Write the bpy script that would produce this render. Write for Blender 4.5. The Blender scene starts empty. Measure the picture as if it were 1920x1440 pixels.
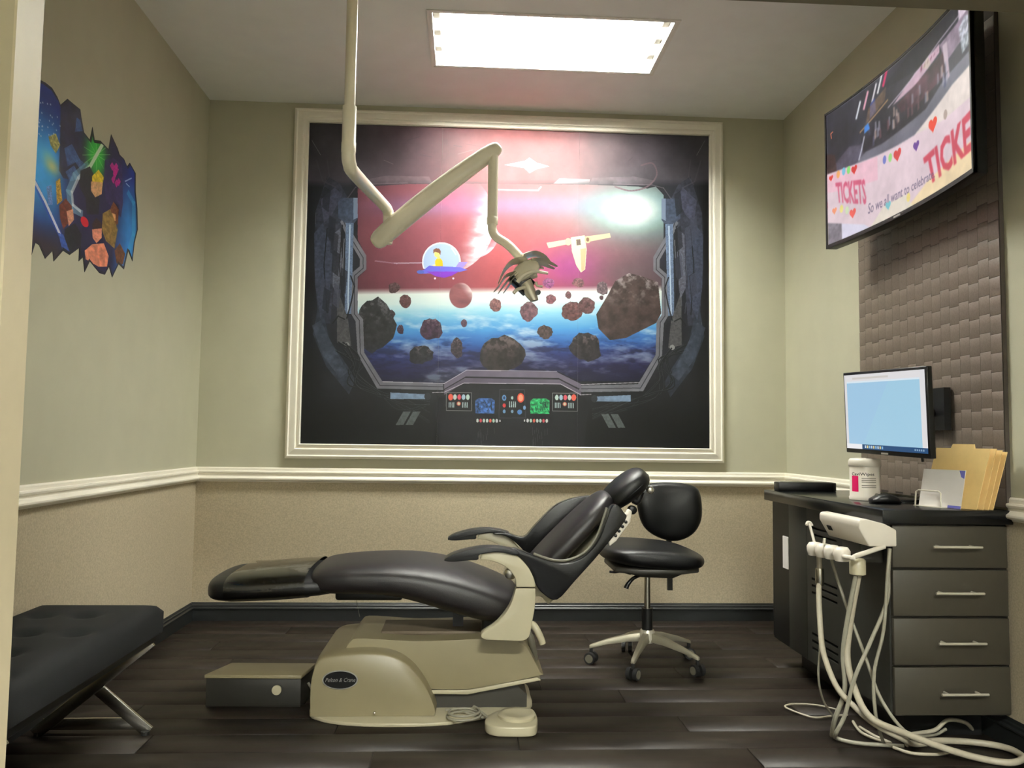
import bpy, bmesh, math, random
import numpy as np
from mathutils import Vector, Matrix
from math import sin, cos, pi, radians
random.seed(7); rng = np.random.default_rng(5)
SC = bpy.context.scene; COL = SC.collection

# ------------------------------------------------------------------ camera, world, exposure
CAM = Vector((1.47477, -4.66944, 1.00669)); FPX = 1553.3
yaw, pitch, roll = 0.05575, 0.0659, 0.01277
fw = Vector((sin(yaw)*cos(pitch), cos(yaw)*cos(pitch), sin(pitch)))
r0 = Vector((cos(yaw), -sin(yaw), 0)); u0 = r0.cross(fw)
rt = r0*cos(roll) + u0*sin(roll); up = u0*cos(roll) - r0*sin(roll)
cd = bpy.data.cameras.new('camera'); cam = bpy.data.objects.new('camera', cd); COL.objects.link(cam)
cam.matrix_world = Matrix(((rt.x, up.x, -fw.x, CAM.x), (rt.y, up.y, -fw.y, CAM.y), (rt.z, up.z, -fw.z, CAM.z), (0, 0, 0, 1)))
cd.sensor_fit = 'HORIZONTAL'; cd.sensor_width = 36; cd.lens = 36*FPX/1920; cd.clip_start = .05
SC.camera = cam
wd = bpy.data.worlds.new('world'); SC.world = wd; wd.use_nodes = True
wd.node_tree.nodes['Background'].inputs[0].default_value = (.9, .9, 1, 1)
wd.node_tree.nodes['Background'].inputs[1].default_value = .03
SC.view_settings.view_transform = 'Standard'; SC.view_settings.look = 'None'
SC.view_settings.exposure = 0.0; SC.view_settings.gamma = 1; SC.view_settings.use_curve_mapping = False
ROOM_LAMP = 370.0; HALL_FILL = 1750.0; LAMP_TINT = (.985, 1, .935)

# ------------------------------------------------------------------ materials
def lin(c):
    return tuple((x/255/12.92 if x/255 <= .04045 else ((x/255+.055)/1.055)**2.4) for x in c)
def mat(name, c, rough=.5, metal=0, var=0, vscale=20, bump=0, bscale=200, coat=0, spec=.5, stretch=None, rand=0, emit=0):
    m = bpy.data.materials.new(name); m.use_nodes = True; nt = m.node_tree; N = nt.nodes; L = nt.links
    b = N['Principled BSDF']; c = lin(c)
    b.inputs['Base Color'].default_value = (*c, 1); b.inputs['Roughness'].default_value = rough
    b.inputs['Metallic'].default_value = metal; b.inputs['Coat Weight'].default_value = coat
    b.inputs['Specular IOR Level'].default_value = spec
    tc = N.new('ShaderNodeTexCoord'); mp = N.new('ShaderNodeMapping'); L.new(tc.outputs['Object'], mp.inputs[0])
    if stretch: mp.inputs['Scale'].default_value = stretch
    if var or rand:
        nz = N.new('ShaderNodeTexNoise'); nz.inputs['Scale'].default_value = vscale; nz.inputs['Detail'].default_value = 5
        L.new(mp.outputs[0], nz.inputs[0])
        mr = N.new('ShaderNodeMapRange'); mr.inputs[1].default_value = .3; mr.inputs[2].default_value = .7
        mr.inputs[3].default_value = 1-var; mr.inputs[4].default_value = 1+var; L.new(nz.outputs[0], mr.inputs[0])
        mx = N.new('ShaderNodeMix'); mx.data_type = 'RGBA'; mx.blend_type = 'MULTIPLY'; mx.inputs[0].default_value = 1
        mx.inputs[6].default_value = (*c, 1)
        src = mr.outputs[0]
        if rand:
            oi = N.new('ShaderNodeObjectInfo'); r2 = N.new('ShaderNodeMapRange'); r2.inputs[3].default_value = 1-rand; r2.inputs[4].default_value = 1+rand
            L.new(oi.outputs['Random'], r2.inputs[0]); ml = N.new('ShaderNodeMath'); ml.operation = 'MULTIPLY'
            L.new(mr.outputs[0], ml.inputs[0]); L.new(r2.outputs[0], ml.inputs[1]); src = ml.outputs[0]
        L.new(src, mx.inputs[7]); L.new(mx.outputs[2], b.inputs['Base Color'])
    if bump:
        n2 = N.new('ShaderNodeTexNoise'); n2.inputs['Scale'].default_value = bscale; n2.inputs['Detail'].default_value = 3
        L.new(mp.outputs[0], n2.inputs[0])
        bp = N.new('ShaderNodeBump'); bp.inputs['Strength'].default_value = bump; bp.inputs['Distance'].default_value = .002
        L.new(n2.outputs[0], bp.inputs['Height']); L.new(bp.outputs[0], b.inputs['Normal'])
    if emit:
        b.inputs['Emission Color'].default_value = (*c, 1); b.inputs['Emission Strength'].default_value = emit
    return m
M = dict(
 wall=mat('olive_grey_wall_paint', (188, 185, 161), .75, var=.03, vscale=6, bump=.15, bscale=300),
 hallwall=mat('cream_hall_paint', (196, 184, 152), .75, var=.02, bump=.1),
 wains=mat('speckled_wall_covering', (184, 171, 145), .85, var=.15, vscale=150, bump=.5, bscale=420),
 ceil=mat('ceiling_paint', (246, 246, 243), .9, var=.02, vscale=8, bump=.15, bscale=250),
 trim=mat('cream_gloss_trim', (246, 240, 224), .4, var=.02, vscale=10),
 base=mat('charcoal_baseboard_paint', (28, 30, 30), .4, var=.05, vscale=20),
 plank=mat('dark_wood_plank', (33, 27, 22), .46, var=.35, vscale=9, bump=.1, bscale=60, stretch=(.5, 9, 1), rand=.1, spec=.2),
 floorbase=mat('dark_floor_base', (26, 22, 19), .6, var=.1),
 lampw=mat('lamp_white_enamel', (240, 238, 230), .5, var=.01),
 cream=mat('cream_enamel', (186, 178, 150), .35, var=.03, vscale=8, coat=.2),
 beige=mat('warm_beige_enamel', (138, 128, 99), .4, var=.04, vscale=8, coat=.1),
 armc=mat('ivory_lamp_arm_enamel', (244, 237, 216), .32, var=.02, vscale=8, coat=.3),
 leather=mat('black_leather', (9, 9, 10), .4, spec=.35, bump=.35, bscale=500, var=.08, vscale=60),
 leather2=mat('charcoal_leather', (22, 18, 19), .42, spec=.4, bump=.3, bscale=500, var=.08, vscale=60),
 glossleather=mat('glossy_black_leather', (7, 7, 9), .25, spec=.4, bump=.2, bscale=60, var=.1),
 fabric=mat('black_bench_fabric', (10, 11, 12), .85, spec=.25, bump=.4, bscale=600, var=.12, vscale=200),
 chrome=mat('brushed_chrome', (200, 196, 186), .25, 1, var=.04, stretch=(40, 1, 1)),
 blackmetal=mat('black_metal', (22, 22, 23), .4, .3, var=.06),
 black=mat('black_plastic', (9, 9, 10), .4, spec=.3, var=.08),
 rubber=mat('dark_rubber', (20, 20, 20), .7, var=.1),
 greyplastic=mat('grey_plastic', (110, 106, 92), .5, var=.05),
 cab=mat('grey_brown_laminate', (58, 54, 44), .45, var=.05, vscale=40),
 cabside=mat('charcoal_laminate', (34, 34, 29), .5, var=.06, vscale=30),
 top=mat('black_worktop_laminate', (12, 13, 15), .22, spec=.35, var=.1, vscale=80),
 steel=mat('satin_steel', (214, 208, 192), .35, .45, var=.03),
 alu=mat('dull_cast_aluminium', (176, 170, 150), .42, .6, var=.03),
 white=mat('white_plastic', (222, 214, 200), .35, var=.02),
 hose=mat('ivory_hose', (176, 168, 148), .4, var=.06, vscale=60),
 greyhose=mat('grey_hose', (150, 146, 130), .45, var=.06, vscale=60),
 weave=mat('taupe_woven_leather', (112, 100, 89), .4, var=.10, vscale=120, bump=.2, bscale=300),
 weavebase=mat('dark_weave_backing', (70, 62, 55), .7, var=.1),
 manila=mat('manila_card', (242, 208, 140), .7, var=.03, vscale=30),
 paper=mat('white_paper', (228, 222, 216), .7, var=.02),
 bluecard=mat('lilac_blue_print', (110, 110, 190), .6, var=.03),
 pink=mat('magenta_label_print', (226, 20, 100), .5, var=.03),
 ink=mat('black_ink', (30, 26, 26), .6, var=.05),
 silver=mat('silver_lettering', (190, 190, 185), .3, .8, var=.03),
 darkgrey=mat('dark_grey_plastic', (52, 50, 44), .5, var=.06),
 boxside=mat('dark_grey_steel_box', (34, 32, 27), .5, var=.06, vscale=30),
)
def lamp_mat(name, s):
    m = bpy.data.materials.new(name); m.use_nodes = True; nt = m.node_tree
    nt.nodes.remove(nt.nodes['Principled BSDF'])
    e = nt.nodes.new('ShaderNodeEmission'); e.inputs[0].default_value = (*LAMP_TINT, 1); e.inputs[1].default_value = s
    nt.links.new(e.outputs[0], nt.nodes['Material Output'].inputs[0]); return m
def film_mat():
    m = bpy.data.materials.new('clear_plastic_film'); m.use_nodes = True; nt = m.node_tree; N = nt.nodes; L = nt.links
    N.remove(N['Principled BSDF']); t = N.new('ShaderNodeBsdfTransparent'); t.inputs[0].default_value = (.93, .92, .9, 1)
    g = N.new('ShaderNodeBsdfGlossy'); g.inputs['Roughness'].default_value = .1; g.inputs[0].default_value = (.95, .95, .95, 1)
    nz = N.new('ShaderNodeTexNoise'); nz.inputs['Scale'].default_value = 9
    bp = N.new('ShaderNodeBump'); bp.inputs['Strength'].default_value = .12; bp.inputs['Distance'].default_value = .01; L.new(nz.outputs[0], bp.inputs['Height']); L.new(bp.outputs[0], g.inputs['Normal'])
    fr = N.new('ShaderNodeFresnel'); fr.inputs[0].default_value = 1.75; mx = N.new('ShaderNodeMixShader')
    L.new(fr.outputs[0], mx.inputs[0]); L.new(t.outputs[0], mx.inputs[1]); L.new(g.outputs[0], mx.inputs[2]); L.new(mx.outputs[0], N['Material Output'].inputs[0]); return m
M['film'] = film_mat()
def print_mat(name, img, emit=0, rough=.55):
    m = bpy.data.materials.new(name); m.use_nodes = True; nt = m.node_tree; N = nt.nodes; b = N['Principled BSDF']
    t = N.new('ShaderNodeTexImage'); t.image = img; t.extension = 'EXTEND'
    b.inputs['Roughness'].default_value = rough; b.inputs['Specular IOR Level'].default_value = .22
    if emit:
        b.inputs['Base Color'].default_value = (.01, .01, .01, 1); b.inputs['Roughness'].default_value = .3
        nt.links.new(t.outputs[0], b.inputs['Emission Color']); b.inputs['Emission Strength'].default_value = emit
    else: nt.links.new(t.outputs[0], b.inputs['Base Color'])
    return m

# ------------------------------------------------------------------ mesh helpers
def cr(P, n=6, closed=False):
    P = [Vector(p) for p in P]; k = len(P); out = []
    for i in range(k if closed else k-1):
        if closed: a, b, c, d = P[i-1], P[i], P[(i+1) % k], P[(i+2) % k]
        else: a, b, c, d = P[max(i-1, 0)], P[i], P[i+1], P[min(i+2, k-1)]
        for j in range(n):
            t = j/n; out.append(.5*((2*b)+(c-a)*t+(2*a-5*b+4*c-d)*t*t+(3*b-a-3*c+d)*t**3))
    if not closed: out.append(P[-1])
    return out
class MB:
    def __init__(s): s.v = []; s.f = []
    def add(s, v, f):
        o = len(s.v); s.v += [tuple(x) for x in v]; s.f += [tuple(i+o for i in q) for q in f]; return s
    def box(s, x0, x1, y0, y1, z0, z1):
        v = [(x, y, z) for z in (z0, z1) for y in (y0, y1) for x in (x0, x1)]
        return s.add(v, [(0, 2, 3, 1), (4, 5, 7, 6), (0, 1, 5, 4), (1, 3, 7, 5), (3, 2, 6, 7), (2, 0, 4, 6)])
    def obox(s, c, ex, ey, ez):   # centre and three half vectors
        c, ex, ey, ez = Vector(c), Vector(ex), Vector(ey), Vector(ez)
        v = [c+ex*a+ey*b+ez*d for d in (-1, 1) for b in (-1, 1) for a in (-1, 1)]
        return s.add(v, [(0, 2, 3, 1), (4, 5, 7, 6), (0, 1, 5, 4), (1, 3, 7, 5), (3, 2, 6, 7), (2, 0, 4, 6)])
    def rings(s, R, cap=True, closed=False):
        n = len(R[0]); v = [p for r in R for p in r]; f = []
        k = len(R)
        for i in range(k if closed else k-1):
            for j in range(n):
                a, b = i*n+j, i*n+(j+1) % n; c, d = ((i+1) % k)*n+(j+1) % n, ((i+1) % k)*n+j
                f.append((a, b, c, d))
        if cap and not closed: f.append(tuple(range(n))[::-1]); f.append(tuple((k-1)*n+j for j in range(n)))
        return s.add(v, f)
    def tube(s, P, r, n=10, sub=0, cap=True, flat=None):
        P = cr(P, sub) if sub else [Vector(p) for p in P]
        k = len(P); rr = [r]*k if not hasattr(r, '__len__') else [r[0]+(r[-1]-r[0])*i/(k-1) if len(r) == 2 else r[min(i*len(r)//k, len(r)-1)] for i in range(k)]
        nrm = None; R = []
        for i, p in enumerate(P):
            t = (P[min(i+1, k-1)]-P[max(i-1, 0)]).normalized()
            if nrm is None: nrm = t.orthogonal().normalized()
            nrm = (nrm-t*nrm.dot(t)); nrm = nrm.normalized() if nrm.length > 1e-6 else t.orthogonal().normalized()
            b = t.cross(nrm)
            R.append([p+(nrm*cos(2*pi*j/n)+b*sin(2*pi*j/n))*rr[i] for j in range(n)])
        return s.rings(R, cap)
    def cyl(s, a, b, r, n=20): return s.tube([a, b], r, n)
    def prism(s, P, axis, a, b):   # 2-D outline swept along one axis
        def q(p, w):
            return {'y': (p[0], w, p[1]), 'x': (w, p[0], p[1]), 'z': (p[0], p[1], w)}[axis]
        n = len(P); v = [q(p, a) for p in P]+[q(p, b) for p in P]
        f = [tuple(range(n))[::-1], tuple(range(n, 2*n))]+[(i, (i+1) % n, (i+1) % n+n, i+n) for i in range(n)]
        return s.add(v, f)
    def lathe(s, prof, c, axis='z', n=28):
        R = []
        for r, h in prof:
            R.append([(c[0]+r*cos(2*pi*j/n), c[1]+r*sin(2*pi*j/n), c[2]+h) if axis == 'z' else
                      ((c[0]+h, c[1]+r*cos(2*pi*j/n), c[2]+r*sin(2*pi*j/n)) if axis == 'x' else (c[0]+r*cos(2*pi*j/n), c[1]+h, c[2]+r*sin(2*pi*j/n))) for j in range(n)])
        return s.rings(R)
    def loft(s, secs, n=28):       # (centre, half vec U, half vec V, exponent)
        R = []
        for c, U, V, e in secs:
            c, U, V = Vector(c), Vector(U), Vector(V); ring = []
            for j in range(n):
                a = 2*pi*j/n; ca, sa = cos(a), sin(a)
                ring.append(c+U*math.copysign(abs(ca)**(2/e), ca)+V*math.copysign(abs(sa)**(2/e), sa))
            R.append(ring)
        return s.rings(R)
    def build(s, name, m, parent=None, smooth=False, bevel=0, seg=2, sub=0, uv=None, ang=35):
        me = bpy.data.meshes.new(name); o0 = wloc(parent)
        me.from_pydata([tuple(Vector(p)-o0) for p in s.v], [], s.f); me.validate()
        bm = bmesh.new(); bm.from_mesh(me); bmesh.ops.recalc_face_normals(bm, faces=bm.faces)
        if bevel:
            es = [e for e in bm.edges if len(e.link_faces) == 2 and e.calc_face_angle(0) > radians(ang)]
            bmesh.ops.bevel(bm, geom=es, offset=bevel, segments=seg, affect='EDGES', profile=.5, clamp_overlap=True)
        bm.to_mesh(me); bm.free()
        if smooth or bevel or sub:
            for p in me.polygons: p.use_smooth = True
            try: me.set_sharp_from_angle(angle=radians(50 if not sub else 80))
            except Exception: pass
        if uv:
            l = me.uv_layers.new(name='uv')
            for p in me.polygons:
                for li in p.loop_indices: l.data[li].uv = uv(Vector(me.vertices[me.loops[li].vertex_index].co)+o0)
        o = bpy.data.objects.new(name, me); COL.objects.link(o); me.materials.append(m)
        if parent: o.parent = parent
        if sub:
            md = o.modifiers.new('subdivision', 'SUBSURF'); md.levels = sub; md.render_levels = sub
        return o
def wloc(o):
    v = Vector((0, 0, 0))
    while o: v = v+o.location; o = o.parent
    return v
def thing(name, label, cat, loc=(0, 0, 0), group=None):
    o = bpy.data.objects.new(name, None); COL.objects.link(o); o.location = loc; o.empty_display_size = .05
    return tag(o, label, cat, group)
def tag(o, label, cat, group=None):
    o['label'] = label; o['category'] = cat
    if group: o['group'] = group
    return o
def struct(o): o['kind'] = 'structure'; return o

W, H = 3.317, 2.9            # room width and ceiling height
RAIL_T, RAIL_B, BASE_T = .831, .751, .097
FY0, FY1 = -2.75, -2.86      # the partition with the opening
# ------------------------------------------------------------------ the setting
fl = struct(MB().box(-1.5, 5.2, -6.6, .12, -.12, -.005).build('floor', M['floorbase']))
y = 0.0; row = 0
plank_me = {}
while y > -2.9:
    x = -.02-[.0, .62, .31, .9, .15, .75][row % 6]
    while x < W+.02:
        x1 = min(x+1.22, W+.02); x0 = max(x, -.02)
        if x1-x0 > .02:
            key = round(x1-x0, 3)
            if key not in plank_me:
                o = MB().box(0, x1-x0-.0025, -.1575, 0, -.005, 0).build('plank', M['plank'], None, bevel=.0018, seg=1)
                plank_me[key] = o.data
            else:
                o = bpy.data.objects.new('plank', plank_me[key]); COL.objects.link(o)
            o.location = (x0, y, 0); o.parent = fl
        x += 1.22
    y -= .16; row += 1
LX0, LX1, LY0, LY1 = 1.285, 2.405, -1.09, -.545; HLY0, HLY1 = -6.42, -5.88
mb = MB()
mb.box(-1.5, LX0, -6.6, .12, H, H+.06); mb.box(LX1, 5.2, -6.6, .12, H, H+.06); mb.box(LX0, LX1, LY1, .12, H, H+.06)
mb.box(LX0, LX1, HLY1, LY0, H, H+.06); mb.box(LX0, LX1, -6.6, HLY0, H, H+.06)
struct(mb.build('ceiling', M['ceil']))
def wall(name, x0, x1, y0, y1, m=None): return struct(MB().box(x0, x1, y0, y1, -.005, H).build(name, m or M['wall']))
wb = wall('wall_back', -.12, W+.12, 0, .12); wl = wall('wall_left', -.12, 0, FY1, 0); wr = wall('wall_right', W, W+.12, -6.5, 0)
struct(MB().box(.0, W, -.004, 0, BASE_T-.02, RAIL_B+.01).build('wainscot', M['wains'], wb))
struct(MB().box(0, .004, FY0, -.004, BASE_T-.02, RAIL_B+.01).build('wainscot', M['wains'], wl))
struct(MB().box(W-.004, W, FY0, -.004, BASE_T-.02, RAIL_B+.01).build('wainscot', M['wains'], wr))
JX = .478; HEAD = 2.085
mb = MB(); mb.box(-1.5, JX, FY1, FY0, -.005, H); mb.box(JX, 3.2, FY1, FY0, HEAD, H); mb.box(3.2, W, FY1, FY0, -.005, H)
struct(mb.build('wall_front', M['hallwall']))
jb = mat('lining_shade_paint', (112, 104, 84), .6, var=.04)  # darker colour puts the soffit's shade into the added head lining
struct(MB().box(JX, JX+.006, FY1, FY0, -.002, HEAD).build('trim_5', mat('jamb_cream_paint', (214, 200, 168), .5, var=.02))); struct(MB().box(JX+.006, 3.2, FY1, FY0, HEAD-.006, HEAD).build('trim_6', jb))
wall('wall_hall_left', -1.5, -1.38, -6.5, FY1, M['hallwall']); wall('wall_rear', -1.5, W, -6.6, -6.5, M['ceil'])
RAILP = [(0, RAIL_B), (.008, RAIL_B), (.012, RAIL_B+.006), (.027, RAIL_B+.010), (.031, RAIL_B+.016), (.031, RAIL_B+.022), (.020, RAIL_B+.03), (.016, RAIL_B+.036),
         (.016, RAIL_B+.044), (.022, RAIL_B+.048), (.024, RAIL_B+.054), (.022, RAIL_B+.060), (.012, RAIL_B+.062), (.012, RAIL_B+.074), (.007, RAIL_T), (0, RAIL_T)]
BASEP = [(0, 0), (.016, 0), (.016, .06), (.020, .063), (.020, .068), (.013, .074), (.013, .082), (.009, .086), (.006, BASE_T), (0, BASE_T)]
def moulding(name, P, m, side):
    if side == 'back': o = MB().prism([(-a, z) for a, z in P], 'x', 0, W)
    elif side == 'left': o = MB().prism([(a, z) for a, z in P], 'y', FY0, 0)
    elif side == 'right': o = MB().prism([(W-a, z) for a, z in P], 'y', FY0, 0)
    return struct(o.build(name, m))
moulding('trim_1', RAILP, M['trim'], 'back'); moulding('trim_2', RAILP, M['trim'], 'left')
mb = MB(); mb.prism([(W-a, z) for a, z in RAILP], 'y', -.94, 0); struct(mb.build('trim_3', M['trim']))
mb = MB(); mb.prism([(W-a, z) for a, z in RAILP], 'y', FY0, -1.962); struct(mb.build('trim_4', M['trim']))
moulding('baseboard_back', BASEP, M['base'], 'back'); moulding('baseboard_left', BASEP, M['base'], 'left'); moulding('baseboard_right', BASEP, M['base'], 'right')

# ------------------------------------------------------------------ ceiling lights
def troffer(name, label, x0, x1, y0, y1, s, dp=0):
    t = thing(name, label, 'ceiling light', ((x0+x1)/2, (y0+y1)/2, H))
    d = .13+dp; k = .012
    mb = MB(); mb.box(x0, x0+k, y0, y1, H-.004, H+d); mb.box(x1-k, x1, y0, y1, H-.004, H+d); mb.box(x0+k, x1-k, y0, y0+k, H-.004, H+d); mb.box(x0+k, x1-k, y1-k, y1, H-.004, H+d)
    mb.box(x0, x1, y0, y1, H+d, H+d+.01)
    mb.build('housing', M['lampw'], t)
    gm = lamp_mat(name+'_tube_glow', s)
    for q in (.2, .5, .8):
        yy = y0+(y1-y0)*q; MB().cyl((x0+.045, yy, H+.07+dp), (x1-.045, yy, H+.07+dp), .0165, 14).build('tube', gm, t, smooth=True)
    for xa in (x0+k, x1-k-.035):
        for ya in [y0+(y1-y0)*q-.03 for q in (.2, .5, .8)]:
            MB().box(xa, xa+.035, ya, ya+.06, H+.035+dp, H+.10+dp).build('lamp_holder', M['lampw'], t, bevel=.006)
    nb = 18
    for i in range(1, nb):
        xx = x0+.05+(x1-x0-.1)*i/nb; MB().box(xx-.001, xx+.001, y0+k, y1-k, H+.016, H+.046).build('added_louver_blade', M['lampw'], t)  # unseen blades, added to cut the light towards the side walls
    mb = MB(); f = .012
    mb.box(x0-f, x1+f, y0-f, y0, H-.006, H-.001); mb.box(x0-f, x1+f, y1, y1+f, H-.006, H-.001); mb.box(x0-f, x0, y0, y1, H-.006, H-.001); mb.box(x1, x1+f, y0, y1, H-.006, H-.001)
    mb.build('flange', M['lampw'], t)
troffer('ceiling_light', 'glowing white recessed rectangular ceiling light above the dental chair', LX0, LX1, LY0, LY1, ROOM_LAMP)
troffer('ceiling_light', 'unseen recessed fill light, added in the hall outside the opening', LX0, LX1, HLY0, HLY1, HALL_FILL, .12)  # out of view, added as fill that washes the hall's rear wall

# ------------------------------------------------------------------ painter for flat prints and screens
class Canvas:
    def __init__(s, w, h): s.w, s.h = w, h; s.a = np.zeros((h, w, 3), np.float32)
    def blend(s, sl, c, al): s.a[sl] = s.a[sl]*(1-al[..., None])+np.asarray(c, np.float32)*al[..., None]
    def poly(s, P, c, al=1.0, tex=0, map=None):
        P = [map(*p) for p in P] if map else P
        xs = [p[0] for p in P]; ys = [p[1] for p in P]
        x0, x1 = max(int(min(xs)), 0), min(int(max(xs))+2, s.w); y0, y1 = max(int(min(ys)), 0), min(int(max(ys))+2, s.h)
        if x1 <= x0 or y1 <= y0: return None
        X, Y = np.meshgrid(np.arange(x0, x1)+.5, np.arange(y0, y1)+.5); m = np.zeros(X.shape, bool); n = len(P)
        for i in range(n):
            (xa, ya), (xb, yb) = P[i], P[(i+1) % n]
            if ya == yb: continue
            m ^= ((ya > Y) != (yb > Y)) & (X < (xb-xa)*(Y-ya)/(yb-ya)+xa)
        sl = (slice(y0, y1), slice(x0, x1)); c = np.asarray(c, np.float32)/255
        if tex:
            nz = fbm(x1-x0, y1-y0, 9)[..., None]; c = np.clip(c*(1+tex*(nz-.5)*2), 0, 1)
            s.a[sl] = np.where(m[..., None], s.a[sl]*(1-al)+c*al, s.a[sl]); return m, sl
        s.blend(sl, c, m*np.float32(al)); return m, sl
    def line(s, P, w, c, al=1.0, map=None):
        P = [map(*p) for p in P] if map else P
        for (xa, ya), (xb, yb) in zip(P[:-1], P[1:]):
            dx, dy = xb-xa, yb-ya; l = math.hypot(dx, dy) or 1; nx, ny = -dy/l*w/2, dx/l*w/2; ex, ey = dx/l*w*.3, dy/l*w*.3
            s.poly([(xa+nx-ex, ya+ny-ey), (xb+nx+ex, yb+ny+ey), (xb-nx+ex, yb-ny+ey), (xa-nx-ex, ya-ny-ey)], c, al)
    def glow(s, x, y, rx, ry, c, al=1.0, p=1.0, rot=0):
        k = 3.2; R = max(rx, ry)*k
        x0, x1 = max(int(x-R), 0), min(int(x+R)+1, s.w); y0, y1 = max(int(y-R), 0), min(int(y+R)+1, s.h)
        if x1 <= x0 or y1 <= y0: return
        X, Y = np.meshgrid(np.arange(x0, x1)-x, np.arange(y0, y1)-y)
        Xr = X*cos(rot)+Y*sin(rot); Yr = -X*sin(rot)+Y*cos(rot)
        g = np.exp(-(((Xr/rx)**2+(Yr/ry)**2)/2)**p)*al
        s.blend((slice(y0, y1), slice(x0, x1)), np.asarray(c)/255, g.astype(np.float32))
    def disc(s, x, y, rx, ry, c, al=1.0, rot=0, n=28):
        return s.poly([(x+rx*cos(2*pi*i/n)*cos(rot)-ry*sin(2*pi*i/n)*sin(rot), y+rx*cos(2*pi*i/n)*sin(rot)+ry*sin(2*pi*i/n)*cos(rot)) for i in range(n)], c, al)
    def text(s, t, quad, c, al=1.0, bold=0):
        cu = bpy.data.curves.new('glyphs', 'FONT'); cu.body = t; cu.resolution_u = 2; cu.offset = bold
        o = bpy.data.objects.new('glyphs', cu); COL.objects.link(o)
        dg = bpy.context.evaluated_depsgraph_get(); me = o.evaluated_get(dg).to_mesh(); me.calc_loop_triangles()
        V = np.array([v.co[:2] for v in me.vertices]); mn, mx = V.min(0), V.max(0); V = (V-mn)/(mx-mn)
        tl, tr, br, bl = [np.array(q, float) for q in quad]
        Q = [(1-a)*b*tl+a*b*tr+a*(1-b)*br+(1-a)*(1-b)*bl for a, b in V]
        for tri in me.loop_triangles: s.poly([tuple(Q[i]) for i in tri.vertices], c, al)
        o.evaluated_get(dg).to_mesh_clear(); bpy.data.objects.remove(o); bpy.data.curves.remove(cu)
    def soften(s, n):
        for _ in range(n):
            for ax in (0, 1): s.a = (s.a*2+np.roll(s.a, 1, ax)+np.roll(s.a, -1, ax)+np.roll(s.a, 2, ax)+np.roll(s.a, -2, ax))/6
    def image(s, name):
        im = bpy.data.images.new(name, s.w, s.h); px = np.ones((s.h, s.w, 4), np.float32); px[..., :3] = np.clip(s.a[::-1], 0, 1)
        im.pixels.foreach_set(px.ravel()); im.update(); im.pack(); return im
def vnoise(w, h, cx, cy):
    g = rng.random((int(cy)+3, int(cx)+3)).astype(np.float32)
    x = np.linspace(0, cx, w, dtype=np.float32); yy = np.linspace(0, cy, h, dtype=np.float32)
    xi = x.astype(int); yi = yy.astype(int); fx = x-xi; fy = yy-yi; fx = fx*fx*(3-2*fx); fy = fy*fy*(3-2*fy)
    a = g[yi][:, xi]; b = g[yi][:, xi+1]; c = g[yi+1][:, xi]; d = g[yi+1][:, xi+1]
    return (a*(1-fx)+b*fx)*(1-fy)[:, None]+(c*(1-fx)+d*fx)*fy[:, None]
def fbm(w, h, c, asp=1.0, oc=4):
    o = np.zeros((h, w), np.float32); t = 0; amp = 1
    for i in range(oc):
        k = c*2**i; o += amp*vnoise(w, h, max(k, 1), max(k*asp*h/max(w, 1), 1)); t += amp; amp *= .55
    return o/t
def rock_outline(cx, cy, rx, ry, k=.18, n=22):
    ph = random.random()*6; return [(cx+rx*cos(a)*(1+k*(sin(3*a+ph)*.5+random.uniform(-.6, .6))), cy+ry*sin(a)*(1+k*(cos(2*a+ph)*.5+random.uniform(-.6, .6)))) for a in [2*pi*i/n for i in range(n)]]
def lerp(a, b, t): return a+(b-a)*t

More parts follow.
